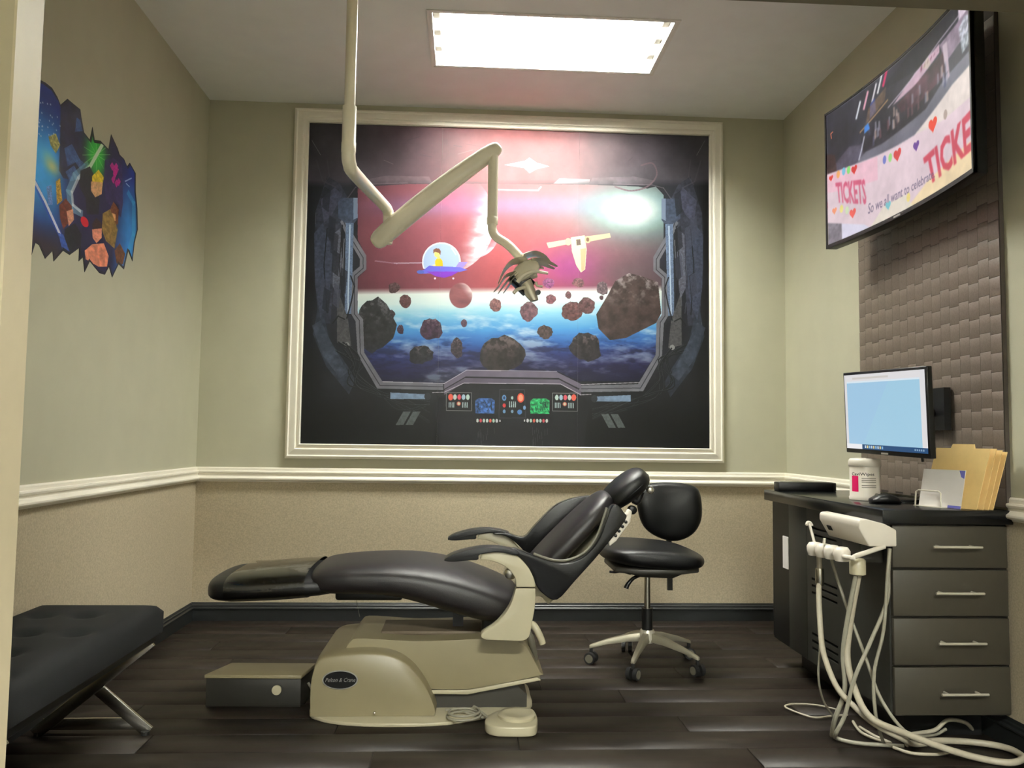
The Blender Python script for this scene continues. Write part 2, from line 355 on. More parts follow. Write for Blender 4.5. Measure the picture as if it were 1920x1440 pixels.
# ---- the mural print (coordinates u right, v down, on a nominal 1910-wide drawing)
MX0, MX1, MZ0, MZ1 = .565, 2.865, .965, 2.782
def paint_mural():
    cw, ch = 1500, 1185; C = Canvas(cw, ch)
    def mp(x, y):
        yt = 228+(x-580)*29/750; yb = 833+(x-563)*5/767; v = (y-yt)/(yb-yt); xl = 580-17*v
        return ((x-xl)/(1330-xl)*cw, v*ch)
    U, V = np.meshgrid((np.arange(cw)+.5)/cw, (np.arange(ch)+.5)/ch); XL = 580-17*V; X = XL+U*(1330-XL)
    YT = 228+(X-580)*29/750; Y = YT+V*(833+(X-563)*5/767-YT); X = X.astype(np.float32); Y = Y.astype(np.float32)
    def col(c): return np.asarray(c, np.float32)/255
    def ramp(t, stops):
        out = np.zeros(t.shape+(3,), np.float32)
        for k in range(3): out[..., k] = np.interp(t, [s[0] for s in stops], [s[1][k]/255 for s in stops])
        return out
    sky = ramp(X, [(560, (60, 34, 42)), (680, (106, 58, 68)), (800, (134, 66, 78)), (930, (172, 76, 82)), (1030, (170, 84, 88)), (1120, (138, 82, 90)), (1240, (96, 76, 84)), (1330, (60, 50, 58))])
    hi = np.exp(-((X-965)/150)**2-((Y-270)/75)**2)[..., None]*.5; sky = sky*(1-hi)+col((196, 104, 104))*hi
    lo = np.clip((Y-430)/120, 0, 1)[..., None]*.4; sky = sky*(1-lo)+sky*col((150, 140, 150))*1.0*lo
    st = (np.exp(-((Y-388)/20)**2)*.5*np.clip((X-640)/150, 0, 1))[..., None]; sky = sky*(1-st)+col((130, 116, 172))*st
    pk = np.exp(-((X-848)/40)**2-((Y-368)/26)**2)[..., None]*.5; sky = sky*(1-pk)+col((226, 90, 130))*pk
    pu = np.exp(-((X-1062)/60)**2-((Y-505)/40)**2)[..., None]*.6; sky = sky*(1-pu)+col((150, 50, 140))*pu
    dk = np.exp(-((X-1180)/70)**2-((Y-515)/28)**2)[..., None]*.6; sky = sky*(1-dk)+col((84, 74, 78))*dk
    for rx, ry, c, a in ((140, 60, (100, 160, 154), .5), (85, 44, (130, 204, 192), .65), (48, 30, (255, 255, 250), 1.0), (32, 20, (255, 255, 255), 1.0)):
        g = (np.exp(-(((X-1185)/rx)**2+((Y-396)/ry)**2))*a)[..., None]; sky = sky*(1-g)+col(c)*g
    sky *= (1+.1*(fbm(cw, ch, 60)-.5))[..., None]
    n1 = fbm(cw, ch, 9, 3.2, 5); n2 = fbm(cw, ch, 26, 3.0, 4)
    hz = 552-(X-660)*.012
    e = ramp(Y-hz+(n1-.5)*18, [(0, (232, 240, 232)), (22, (214, 234, 232)), (42, (140, 200, 224)), (70, (76, 146, 206)), (95, (48, 92, 160)), (115, (38, 48, 98)), (140, (30, 30, 66)), (175, (16, 16, 34))])
    cl = np.clip((n1*.6+n2*.4-.5)*5.5, 0, 1)*np.clip((Y-hz-18)/30, 0, 1)*np.interp(Y-hz, [0, 60, 110, 170], [.75, .85, .5, .35])
    e = e*(1-cl[..., None])+col((206, 224, 236))*cl[..., None]
    dd = np.clip((.47-n2)*6, 0, 1)*np.clip((Y-hz-80)/30, 0, 1)*.6; e = e*(1-dd[..., None])+col((20, 18, 40))*dd[..., None]
    t = np.clip((Y-hz+8)/12, 0, 1)[..., None]; C.a = (sky*(1-t)+e*t).astype(np.float32)
    S = cw/765.0
    # crescent moons
    def ball(cx, cy, r, lx, ly, dark, lit, t0, t1, al=1.0, base=None, sq=1.0):
        dx, dy = (X-cx)/r, (Y-cy)/r*sq; d = np.hypot(dx, dy); m = np.clip((1-d)*r*.9, 0, 1); s_ = np.clip((dx*lx+dy*ly-t0)/(t1-t0), 0, 1); s_ = s_*s_*(3-2*s_)
        s_ = np.clip(s_*(.75+.7*(n2-.3)), 0, 1)
        c = col(lit)*s_[..., None]+(C.a if base is None else col(base)*(.8+.4*n2[..., None]))*(1-s_[..., None]); mm_ = (m*al*(s_ if base is None else 1))[..., None]; C.a = (C.a*(1-mm_)+c*mm_).astype(np.float32)
    ball(820, 416, 103, .93, .3, None, (252, 248, 252), .30, .86); ball(880, 436, 52, .62, .78, None, (238, 220, 236), .55, .95, .9)
    C.line([(700, 492), (740, 497), (790, 495)], 5, (180, 186, 216), .35, mp); C.line([(735, 496), (790, 496)], 3, (214, 220, 236), .5, mp)
    # glare streaks
    C.poly([(940, 310), (980, 302), (988, 296), (1002, 306), (1026, 313), (1002, 318), (988, 326), (978, 316)], (255, 240, 240), .95, map=mp)
    C.poly([(1045, 336), (1103, 338), (1101, 348), (1033, 346)], (255, 238, 240), .92, map=mp); C.line([(930, 357), (1004, 359), (1010, 352)], 5, (250, 214, 214), .9, mp)
    # flying saucer with a rider
    dome = lambda r: [(823+r*cos(a), 494-r*1.03*sin(a)) for a in [radians(-20+220*i/40) for i in range(41)]]
    C.poly(dome(36), (232, 240, 248), map=mp); C.poly(dome(33.5), (168, 190, 226), map=mp)
    C.poly([(811, 504), (811, 492), (815, 487), (821, 487), (825, 492), (826, 504)], (244, 190, 30), map=mp); C.poly([(815, 483), (820, 483), (820, 489), (815, 489)], (240, 206, 110), map=mp); C.disc(*mp(815, 479), 5.4*S, 6.6*S, (246, 220, 120)); C.poly([(808, 478), (808, 471), (813, 468), (819, 469), (822, 474), (821, 481), (818, 477), (811, 475)], (116, 74, 56), map=mp); C.poly([(804, 501), (812, 498), (812, 503), (805, 504)], (246, 220, 150), map=mp)
    C.poly([(848, 506), (856, 494), (872, 494), (862, 506)], (150, 130, 214), map=mp)
    C.poly([(778, 512), (790, 509), (800, 501), (858, 504), (872, 509), (856, 513), (790, 516)], (98, 96, 206), map=mp)
    C.poly([(795, 512), (856, 512), (842, 520), (828, 524), (812, 521)], (120, 46, 180), map=mp); C.disc(*mp(784, 513), 7*S, 3.5*S, (76, 96, 180))
    for x in (811, 845): C.disc(*mp(x, 525), 2*S, 2*S, (226, 214, 230))
    C.line([(842, 468), (850, 480)], 4, (240, 246, 255), .9, mp)
    # small planet
    ball(859, 557, 22, .75, -.6, None, (236, 222, 222), .25, 1.1, 1, (124, 74, 78), .9)
    # generic winged freighter, a plain stand-in
    cr_ = (224, 204, 160)
    C.poly([(1020, 458), (1070, 450), (1072, 458), (1024, 468)], cr_, map=mp); C.poly([(1088, 447), (1140, 440), (1142, 448), (1090, 458)], (206, 184, 146), map=mp)
    C.poly([(1066, 448), (1092, 444), (1096, 470), (1093, 508), (1085, 514), (1076, 500), (1068, 474)], (228, 212, 174), map=mp); C.poly([(1076, 452), (1084, 451), (1085, 462), (1077, 463)], (90, 76, 66), map=mp)
    C.poly([(1084, 470), (1095, 468), (1092, 508), (1086, 512)], (186, 162, 124), map=mp); C.disc(*mp(1061, 456), 6*S, 7*S, (206, 186, 146)); C.disc(*mp(1098, 452), 6*S, 7*S, (196, 172, 132)); C.disc(*mp(1098, 452), 3*S, 4*S, (110, 84, 64))
    # drifting rocks
    def rock(cx, cy, rx, ry, c, hi=(150, 130, 130), k=.16):
        P = rock_outline(cx, cy, rx, ry, k); r = C.poly(P, tuple(v*.82 for v in c), 1, tex=.55, map=mp)
        if r:
            m, sl = r; hgt, wid = m.shape; g = np.clip(np.linspace(.9, -.6, hgt), 0, 1)[:, None]*np.ones((1, wid)); nn = np.clip((fbm(wid, hgt, 11)-.5)*5, 0, 1)
            C.blend(sl, np.asarray(hi)/255, (m*g*nn*.75).astype(np.float32))
    for a in ((735, 543, 11, 10, (74, 54, 56)), (756, 568, 11, 12, (92, 58, 60)), (729, 592, 8, 8, (50, 44, 50)), (747, 621, 6, 9, (60, 42, 58)), (804, 620, 20, 21, (64, 44, 62)), (865, 609, 6, 7, (88, 62, 78)),
              (924, 575, 11, 12, (136, 92, 92)), (986, 587, 17, 17, (110, 78, 86)), (1028, 564, 10, 9, (128, 80, 88)), (1061, 556, 6, 7, (120, 82, 86)), (1080, 533, 11, 9, (128, 88, 90)), (1024, 534, 11, 9, (146, 78, 128)),
              (1068, 586, 20, 18, (100, 66, 66)), (1096, 576, 16, 15, (96, 66, 68)), (1126, 543, 11, 13, (116, 98, 104)), (1124, 561, 4, 4, (80, 56, 60)), (1017, 625, 15, 12, (70, 56, 54)), (852, 655, 11, 19, (60, 50, 56)),
              (784, 668, 23, 17, (36, 36, 40)), (1094, 652, 30, 28, (42, 38, 40)), (935, 668, 42, 34, (52, 46, 46))): rock(*a)
    rock(700, 612, 36, 52, (40, 40, 42), (130, 130, 134)); C_r = [(1136, 556), (1150, 530), (1176, 515), (1198, 520), (1232, 532), (1238, 590), (1228, 608), (1170, 636), (1140, 640), (1118, 618), (1114, 592)]
    r = C.poly(C_r, (60, 48, 46), 1, tex=.5, map=mp)
    if r:
        m, sl = r; hh, ww = m.shape; g = np.clip(np.linspace(1, -.9, hh), 0, 1)[:, None]*np.ones((1, ww)); C.blend(sl, np.array((176, 168, 170))/255, (m*g*np.clip((fbm(ww, hh, 14)-.42)*4, 0, 1)*.8).astype(np.float32))
    # cockpit hull around the window
    win = [(668, 352), (760, 346), (900, 346), (1100, 348), (1195, 352), (1212, 356), (1228, 352), (1243, 368), (1243, 452), (1226, 486), (1226, 510), (1238, 524), (1240, 590), (1230, 610), (1230, 662), (1194, 716), (1080, 716), (1043, 699), (868, 698), (828, 721), (714, 718), (680, 664), (676, 600), (668, 590), (668, 524), (684, 508), (684, 484), (668, 452)]
    mk = Canvas(cw, ch); mk.poly(win, (255, 255, 255), map=mp); inside = mk.a[..., :1]
    nh = fbm(cw, ch, 14, 1.0, 5)[..., None]
    hull = col((34, 35, 43))*(.4+1.0*nh)*np.interp(Y, [600, 740, 800], [1, .6, .3])[..., None]
    edge = np.clip(np.maximum((610-X)/50, np.maximum((X-1290)/45, (Y-745)/55)), 0, 1)[..., None]; hull = hull*(1-.8*edge)
    tp = (np.clip((352-Y)/14, 0, 1))[..., None]; sh = (np.clip(np.exp(-((X-965)/185)**2)*1.05, 0, 1))[..., None]
    hull = hull*(1-tp)+((col((70, 66, 74))*(.6+.8*nh))*(1-sh)+C.a*(.8+.4*nh)*sh)*tp
    C.a = (C.a*inside+hull*(1-inside)).astype(np.float32)
    def both(fn): fn(lambda x, y: mp(x, y)); fn(lambda x, y: mp(1907-x, y+3))
    def side(q):
        C.poly([(612, 330), (636, 346), (650, 372), (640, 430), (624, 520), (618, 610), (596, 610), (588, 500), (590, 400)], (52, 55, 68), .8, .5, q)
        C.poly([(598, 560), (616, 640), (650, 690), (664, 716), (652, 742), (610, 690), (586, 630)], (44, 50, 62), .9, .4, q)
        C.poly([(636, 418), (646, 404), (660, 442), (684, 482), (684, 508), (668, 522), (668, 590), (678, 602), (680, 664), (714, 718), (826, 721), (826, 733), (704, 731), (668, 668), (664, 606), (656, 592), (656, 516), (672, 502), (672, 488), (648, 446)], (112, 112, 120), 1, .15, q)
        C.line([(640, 412), (654, 446), (678, 486), (678, 506), (662, 520), (662, 592), (671, 604), (673, 666), (709, 725), (826, 727)], 3, (38, 38, 46), .9, q)
        C.poly([(632, 372), (668, 372), (668, 412), (662, 420), (646, 420), (632, 410)], (62, 72, 92), 1, .3, q); C.poly([(660, 372), (668, 372), (668, 410), (660, 414)], (120, 136, 160), 1, 0, q)
        C.poly([(646, 420), (661, 420), (656, 592), (644, 592)], (104, 122, 150), 1, .25, q); C.line([(654, 424), (650, 588)], 5, (196, 212, 230), .9, q); C.line([(643, 450), (640, 520)], 3, (170, 170, 176), .6, q)
        C.poly([(630, 544), (650, 600), (656, 652), (630, 646)], (74, 74, 76), 1, .3, q); C.disc(*q(648, 650), 5*S, 5*S, (140, 140, 140))
        for k in range(7):
            P = [(640+random.uniform(-26, 10), 650+random.uniform(-6, 10)), (664+random.uniform(-10, 12), 680+random.uniform(-10, 10)), (660+random.uniform(-20, 16), 712+random.uniform(-10, 10)), (690+random.uniform(-20, 20), 738+random.uniform(-6, 6)), (740+random.uniform(-20, 20), 760+random.uniform(-14, 14)), (800, 770+random.uniform(-16, 26))]
            P = [(p.x, p.y) for p in cr([(a, b, 0) for a, b in P], 5)]; C.line(P, 5, (16, 18, 20), .95, q); C.line([(a+1, b-1) for a, b in P], 1.5, (78, 84, 88), .5, q)
        C.poly([(728, 738), (796, 741), (796, 750), (728, 750)], (128, 150, 178), 1, .2, q); C.disc(*q(797, 745), 6*S, 7*S, (40, 42, 46))
        for k in range(2): C.poly([(752+18*k, 773), (766+18*k, 773), (752+18*k, 798), (738+18*k, 798)], (96, 104, 104), .9, .2, q)
        C.line([(606, 346), (616, 330), (612, 300)], 4, (90, 84, 92), .4, q)
        for k in range(6):
            x = random.uniform(590, 640); y = random.uniform(400, 640); C.line([(x, y), (x+random.uniform(-4, 4), y+random.uniform(18, 50))], 2, (120, 126, 136), .5, q)
        C.poly([(588, 440), (604, 420), (622, 470), (616, 560), (600, 600), (590, 540)], (60, 66, 84), .9, .35, q); C.poly([(624, 440), (636, 430), (640, 500), (632, 560), (622, 540)], (96, 98, 112), .85, .35, q)
        C.poly([(600, 376), (626, 352), (640, 366), (622, 402), (606, 420)], (70, 72, 92), .85, .35, q); C.poly([(584, 614), (600, 604), (622, 650), (650, 700), (636, 712), (604, 670)], (58, 66, 80), .9, .35, q)
        C.line([(612, 430), (606, 500), (612, 590)], 4, (14, 14, 18), .9, q); C.line([(640, 424), (634, 500), (640, 560)], 4, (18, 18, 22), .9, q); C.line([(592, 300), (604, 340), (628, 352)], 5, (84, 80, 90), .5, q); C.line([(584, 262), (600, 290)], 2, (170, 166, 170), .6, q)
        C.line([(655, 520), (662, 540), (656, 570), (648, 600)], 5, (16, 16, 20), .9, q); C.line([(622, 610), (632, 596), (644, 602)], 5, (20, 20, 22), .9, q)
        for k in range(8):
            x = random.uniform(600, 640); y = random.uniform(350, 560); C.poly([(x, y), (x+12, y+8), (x+8, y+50), (x-4, y+40)], random.choice([(30, 32, 40), (64, 68, 84), (22, 24, 30)]), .7, .2, q)
        C.line([(650, 372), (664, 352), (686, 346), (760, 344)], 4, (120, 110, 120), .5, q)
        C.poly([(680, 338), (720, 330), (800, 332), (806, 344), (690, 347)], (150, 130, 140), .35, .4, q)
    both(side)
    for k in range(16):
        x = random.uniform(690, 1240); y = random.uniform(255, 335); C.line([(x, y), (x+random.uniform(-40, 40), y+random.uniform(-4, 10))], 2.5, random.choice([(60, 54, 62), (190, 160, 166)]), .28, mp)
    ring = [(p.x, p.y) for p in cr([(1150, 352, 0), (1180, 360, 0), (1212, 352, 0), (1230, 330, 0), (1222, 308, 0), (1200, 312, 0)], 6)]; C.line(ring, 6, (116, 92, 102), .8, mp)
    # instrument console
    C.poly([(826, 733), (866, 712), (1046, 714), (1086, 736), (1100, 760), (1090, 838), (820, 838), (808, 756)], (15, 15, 20), .96, .4, mp)
    C.poly([(870, 697), (1039, 699), (1085, 721), (1085, 731), (1042, 710), (868, 708), (828, 731), (828, 721)], (108, 100, 116), 1, .12, mp); C.poly([(866, 711), (1043, 713), (1085, 734), (1085, 743), (1046, 722), (864, 720), (828, 742), (828, 733)], (96, 88, 104), 1, .12, mp)
    for P in ([(828, 721), (870, 696), (1039, 698)], [(714, 718), (828, 721)], [(1085, 722), (1196, 718)], [(806, 738), (828, 737), (865, 720), (1046, 721), (1085, 741), (1104, 740)]): C.line(P, 2.5, (196, 190, 200), .9, mp)
    for x0 in (832, 1031):
        C.poly([(x0, 738), (x0+47, 738), (x0+47, 771), (x0, 771)], (14, 14, 18), 1, 0, mp); C.line([(x0, 738), (x0+47, 738), (x0+47, 771), (x0, 771), (x0, 738)], 2, (150, 150, 150), .9, mp)
        cs = [(250, 110, 90), (214, 226, 222), (232, 92, 110), (180, 208, 230), (206, 232, 220)]
        for k, c in enumerate(cs if x0 < 900 else cs[::-1]): C.disc(*mp(x0+8+8*k, 746), 3.4*S*(1.35 if c[1] == 110 else 1), 5.2*S*(1.2 if c[1] == 110 else 1), c)
        C.disc(*mp(x0+23, 758), 4*S, 4*S, (214, 110, 90)); C.disc(*mp(x0+23, 758), 2.3*S, 2.6*S, (236, 226, 190))
        for k in range(8): x = x0+5+3*k+(13 if k > 3 else 0); C.line([(x, 756), (x, 765)], 3, (196, 222, 224), .95, mp)
    for x0, c in ((884, (70, 110, 178)), (987, (50, 176, 104))):
        C.poly([(x0-2, 738), (x0+42, 738), (x0+42, 778), (x0-2, 778)], (18, 18, 22), 1, 0, mp); C.poly([(x0+2, 752), (x0+8, 748), (x0+32, 748), (x0+38, 752), (x0+38, 776), (x0+2, 776)], c, .92, .85, mp)
        for k in range(16): x = x0+4+random.random()*32; y = 752+random.random()*16; C.line([(x, y), (x+random.uniform(-4, 4), y+random.uniform(2, 8))], 2.5, (12, 20, 26), .75, mp)
    C.poly([(932, 732), (978, 732), (980, 784), (930, 784)], (14, 14, 18), 1, 0, mp); C.line([(932, 732), (978, 732), (980, 784), (930, 784), (932, 732)], 3, (54, 54, 60), 1, mp)
    for x, y, rx, ry, c in ((940, 747, 4, 5.6, (110, 160, 214)), (955, 747, 2.2, 3, (190, 224, 216)), (971, 747, 6.6, 9, (236, 84, 60)), (971, 747, 4.4, 6.4, (255, 176, 140)), (940, 761, 3, 4, (226, 76, 76)), (940, 772, 2.6, 3.6, (120, 166, 214)), (955, 772, 2.4, 3.2, (140, 176, 206)), (978, 765, 2.6, 4, (130, 176, 220)), (969, 773, 4.6, 4.6, (90, 140, 206)), (940, 747, 2, 3, (30, 50, 90))): C.disc(*mp(x, y), rx*S, ry*S, c)
    for k in range(4): C.line([(950+3.6*k, 754), (950+3.6*k, 764)], 3.4, (200, 224, 222), .95, mp)
    for x0, d in ((890, 1), (1020, -1)):
        for k in range(8): C.disc(*mp(x0+d*6*k, 789+.06*d*k), 2.3*S*(1 if k < 7 else .6), 3.6*S*(1 if k < 7 else .6), [(226, 236, 228), (230, 90, 100), (206, 232, 220), (214, 232, 226), (234, 110, 90), (196, 230, 208), (232, 232, 238), (240, 240, 240)][k])
    for x0 in (900, 1006):
        for k in range(14): x = x0+random.uniform(-14, 22); y = random.uniform(800, 828); C.line([(x, y), (x+random.uniform(-1, 1), y+random.uniform(5, 14))], 2, (96, 98, 100), .5, mp)
    C.a = np.clip(C.a, 0, 1)*.73; return C.image('mural_print')
IMG_MURAL = paint_mural()

# ---- the wall sticker print: coordinates (y, z) on the wall
DY0, DY1, DZ0, DZ1 = -2.45, -.92, 1.58, 2.26
DEC = [(-1.826, 2.212), (-1.78, 2.219), (-1.736, 2.22), (-1.696, 2.204), (-1.67, 2.185), (-1.622, 2.228), (-1.585, 2.228), (-1.521, 2.229), (-1.51, 2.203), (-1.483, 2.155), (-1.432, 2.144), (-1.415, 2.202), (-1.392, 2.159), (-1.341, 2.174), (-1.265, 2.166), (-1.247, 2.235), (-1.18, 2.2), (-1.157, 2.181), (-1.113, 2.178), (-1.077, 2.157), (-1.051, 2.182), (-.984, 2.157), (-.975, 2.075), (-.95, 2.01), (-.934, 1.918), (-.963, 1.851), (-.977, 1.764), (-1.027, 1.8), (-1.063, 1.711), (-1.119, 1.722), (-1.176, 1.654), (-1.211, 1.692), (-1.247, 1.651), (-1.296, 1.648), (-1.384, 1.677), (-1.424, 1.626), (-1.443, 1.68), (-1.476, 1.657), (-1.477, 1.708), (-1.549, 1.665), (-1.599, 1.67), (-1.664, 1.616), (-1.675, 1.652), (-1.724, 1.613), (-1.768, 1.65), (-1.793, 1.653), (-1.816, 1.602), (-1.86, 1.64), (-1.95, 1.62), (-2.05, 1.68), (-2.15, 1.66), (-2.28, 1.74), (-2.36, 1.85), (-2.4, 1.96), (-2.33, 2.06), (-2.3, 2.15), (-2.16, 2.2), (-2.05, 2.25), (-1.95, 2.22)]
def paint_decal():
    cw, ch = 1000, 640; C = Canvas(cw, ch)
    def wallpt(x, y):   # drawing sheet (as seen at an angle) to the wall's own plane
        d = fw+rt*((x-960)/FPX)-up*((y-720)/FPX); t = (0-CAM.x)/d.x; q = CAM+d*t; return ((q.y-DY0)/(DY1-DY0)*cw, (DZ1-q.z)/(DZ1-DZ0)*ch)
    q = wallpt
    X = np.linspace(0, 1, cw)[None, :]; Y = np.linspace(0, 1, ch)[:, None]; n = fbm(cw, ch, 8)
    def mixc(a, b, t): return a*(1-t[..., None])+b*t[..., None]
    A = np.array((26, 42, 112))/255; B = np.array((70, 160, 226))/255; D = np.array((34, 30, 54))/255; E = np.array((60, 140, 216))/255; Fc = np.array((54, 42, 44))/255
    base = np.ones((ch, cw, 3))*A; t = np.clip(1.3-np.abs(Y-.5)/.28, 0, 1)*np.clip((.62-X)/.14, 0, 1); base = mixc(base, B, t)
    t = np.clip((X-.5)/.12, 0, 1)*np.clip((.93-X)/.08, 0, 1)*np.ones_like(Y); base = mixc(base, D, t*.9)
    t = np.clip((X-.82)/.1, 0, 1)*np.clip((Y-.2)/.25, 0, 1); base = mixc(base, E, t*.9)
    t = np.clip((Y-.74)/.14, 0, 1)*np.clip((.62-X)/.1, 0, 1); base = mixc(base, Fc, t*.9)
    C.a = (base*(.7+.6*n[..., None])).astype(np.float32)
    C.poly([(113, 196), (128, 186), (152, 206), (158, 250), (176, 270), (178, 300), (150, 340), (118, 334), (110, 320), (112, 250)], (34, 32, 52), .95, .5, q)
    for P in ([(143, 220), (150, 225), (155, 246), (140, 247)], [(120, 278), (134, 270), (150, 300), (126, 312)], [(140, 292), (160, 308), (150, 318), (138, 300)], [(122, 322), (138, 310), (152, 335), (130, 340)]): C.poly(P, (84, 116, 176), .75, .4, q)
    C.poly([(90, 256), (104, 250), (112, 272), (104, 288), (94, 272)], (190, 180, 100), .9, .5, q)
    for x, y, c in ((90, 294, (120, 200, 226)), (97, 312, (214, 218, 150))): C.glow(*q(x, y), 22, 16, c, .9)
    for k in range(26): x, y = random.uniform(72, 112), random.uniform(190, 260); C.disc(*q(x, y), 2.5, 3, (200, 214, 236), .8)
    # plain stand-in shapes: comet, green flare, rocks, crystals
    C.line([(152, 400), (132, 390), (128, 360), (140, 330), (164, 310)], 26, (150, 200, 226), .55, q); C.line([(150, 396), (136, 384), (134, 360), (146, 334), (166, 312)], 12, (232, 242, 246), .7, q)
    C.glow(*q(180, 290), 42, 62, (60, 190, 70), .95, 1.6)
    for a in range(12): C.line([(180, 290), (180+26*cos(a*.52), 290+30*sin(a*.52))], 3, (170, 236, 150), .5, q)
    C.line([(166, 316), (192, 270)], 14, (226, 250, 220), .95, q)
    C.poly([(150, 320), (168, 312), (176, 330), (186, 376), (184, 402), (162, 402), (160, 372), (148, 350)], (28, 28, 32), .97, .4, q)
    C.poly([(172, 330), (184, 318), (194, 332), (192, 344), (172, 340)], (228, 200, 60), 1, .3, q); C.poly([(170, 340), (192, 342), (190, 364), (178, 370), (170, 358)], (226, 176, 130), 1, .2, q)
    C.poly([(196, 300), (212, 296), (228, 310), (230, 380), (226, 408), (198, 376), (194, 340)], (52, 44, 84), .9, .3, q)
    for k in range(9): x, y = random.uniform(206, 222), random.uniform(306, 346); C.poly([(x, y-7), (x+4, y), (x, y+9), (x-4, y)], (196, 46, 140), .9, .2, q)
    C.poly([(110, 385), (122, 372), (134, 386), (134, 410), (118, 430), (112, 410)], (104, 52, 40), 1, .4, q); C.poly([(124, 396), (136, 392), (138, 412), (128, 424)], (226, 160, 130), 1, .2, q)
    C.poly([(120, 430), (140, 418), (152, 440), (150, 470), (122, 468)], (24, 26, 32), 1, .4, q)
    C.disc(*q(158, 416), 22, 18, (200, 36, 50))
    C.poly([(172, 420), (180, 408), (190, 420), (188, 430), (174, 432)], (50, 34, 30), 1, .3, q); C.poly([(172, 430), (190, 428), (190, 446), (180, 456), (173, 446)], (232, 150, 124), 1, .2, q)
    C.poly([(158, 470), (172, 458), (194, 456), (203, 480), (200, 500), (184, 500), (160, 486)], (226, 140, 112), 1, .25, q)
    C.poly([(204, 396), (212, 378), (222, 392), (220, 420), (206, 430)], (110, 62, 40), 1, .3, q); C.poly([(206, 398), (216, 402), (216, 414), (206, 416)], (224, 170, 120), 1, .2, q)
    C.poly([(192, 400), (206, 392), (220, 430), (214, 466), (198, 452), (190, 430)], (140, 112, 62), .95, .4, q); C.poly([(214, 470), (224, 456), (234, 476), (230, 496), (218, 494)], (98, 62, 44), 1, .4, q)
    C.poly([(86, 350), (96, 346), (98, 384), (90, 384)], (120, 140, 200), .8, .5, q); C.poly([(104, 340), (112, 334), (116, 376), (106, 384)], (206, 160, 60), .95, .5, q)
    C.line([(240, 362), (250, 380), (250, 440), (238, 480)], 24, (70, 170, 220), .45, q); C.line([(234, 340), (246, 334)], 5, (190, 210, 240), .8, q); C.line([(236, 344), (242, 350)], 5, (190, 210, 240), .8, q)
    C.line([(60, 334), (112, 440)], 22, (50, 80, 190), .6, q); C.line([(60, 332), (84, 378), (112, 440)], 11, (236, 236, 250), .95, q); C.poly([(108, 436), (118, 440), (130, 472), (118, 476)], (60, 90, 170), .9, .3, q)
    for k in range(len(DEC)):
        a, b = DEC[k], DEC[(k+1) % len(DEC)]; f = lambda p: ((p[0]-DY0)/(DY1-DY0)*cw, (DZ1-p[1])/(DZ1-DZ0)*ch); C.line([f(a), f(b)], random.uniform(8, 22), random.choice([(24, 24, 30), (40, 36, 40), (28, 26, 40)]), .9)
    return C.image('sticker_print')
IMG_DECAL = paint_decal()

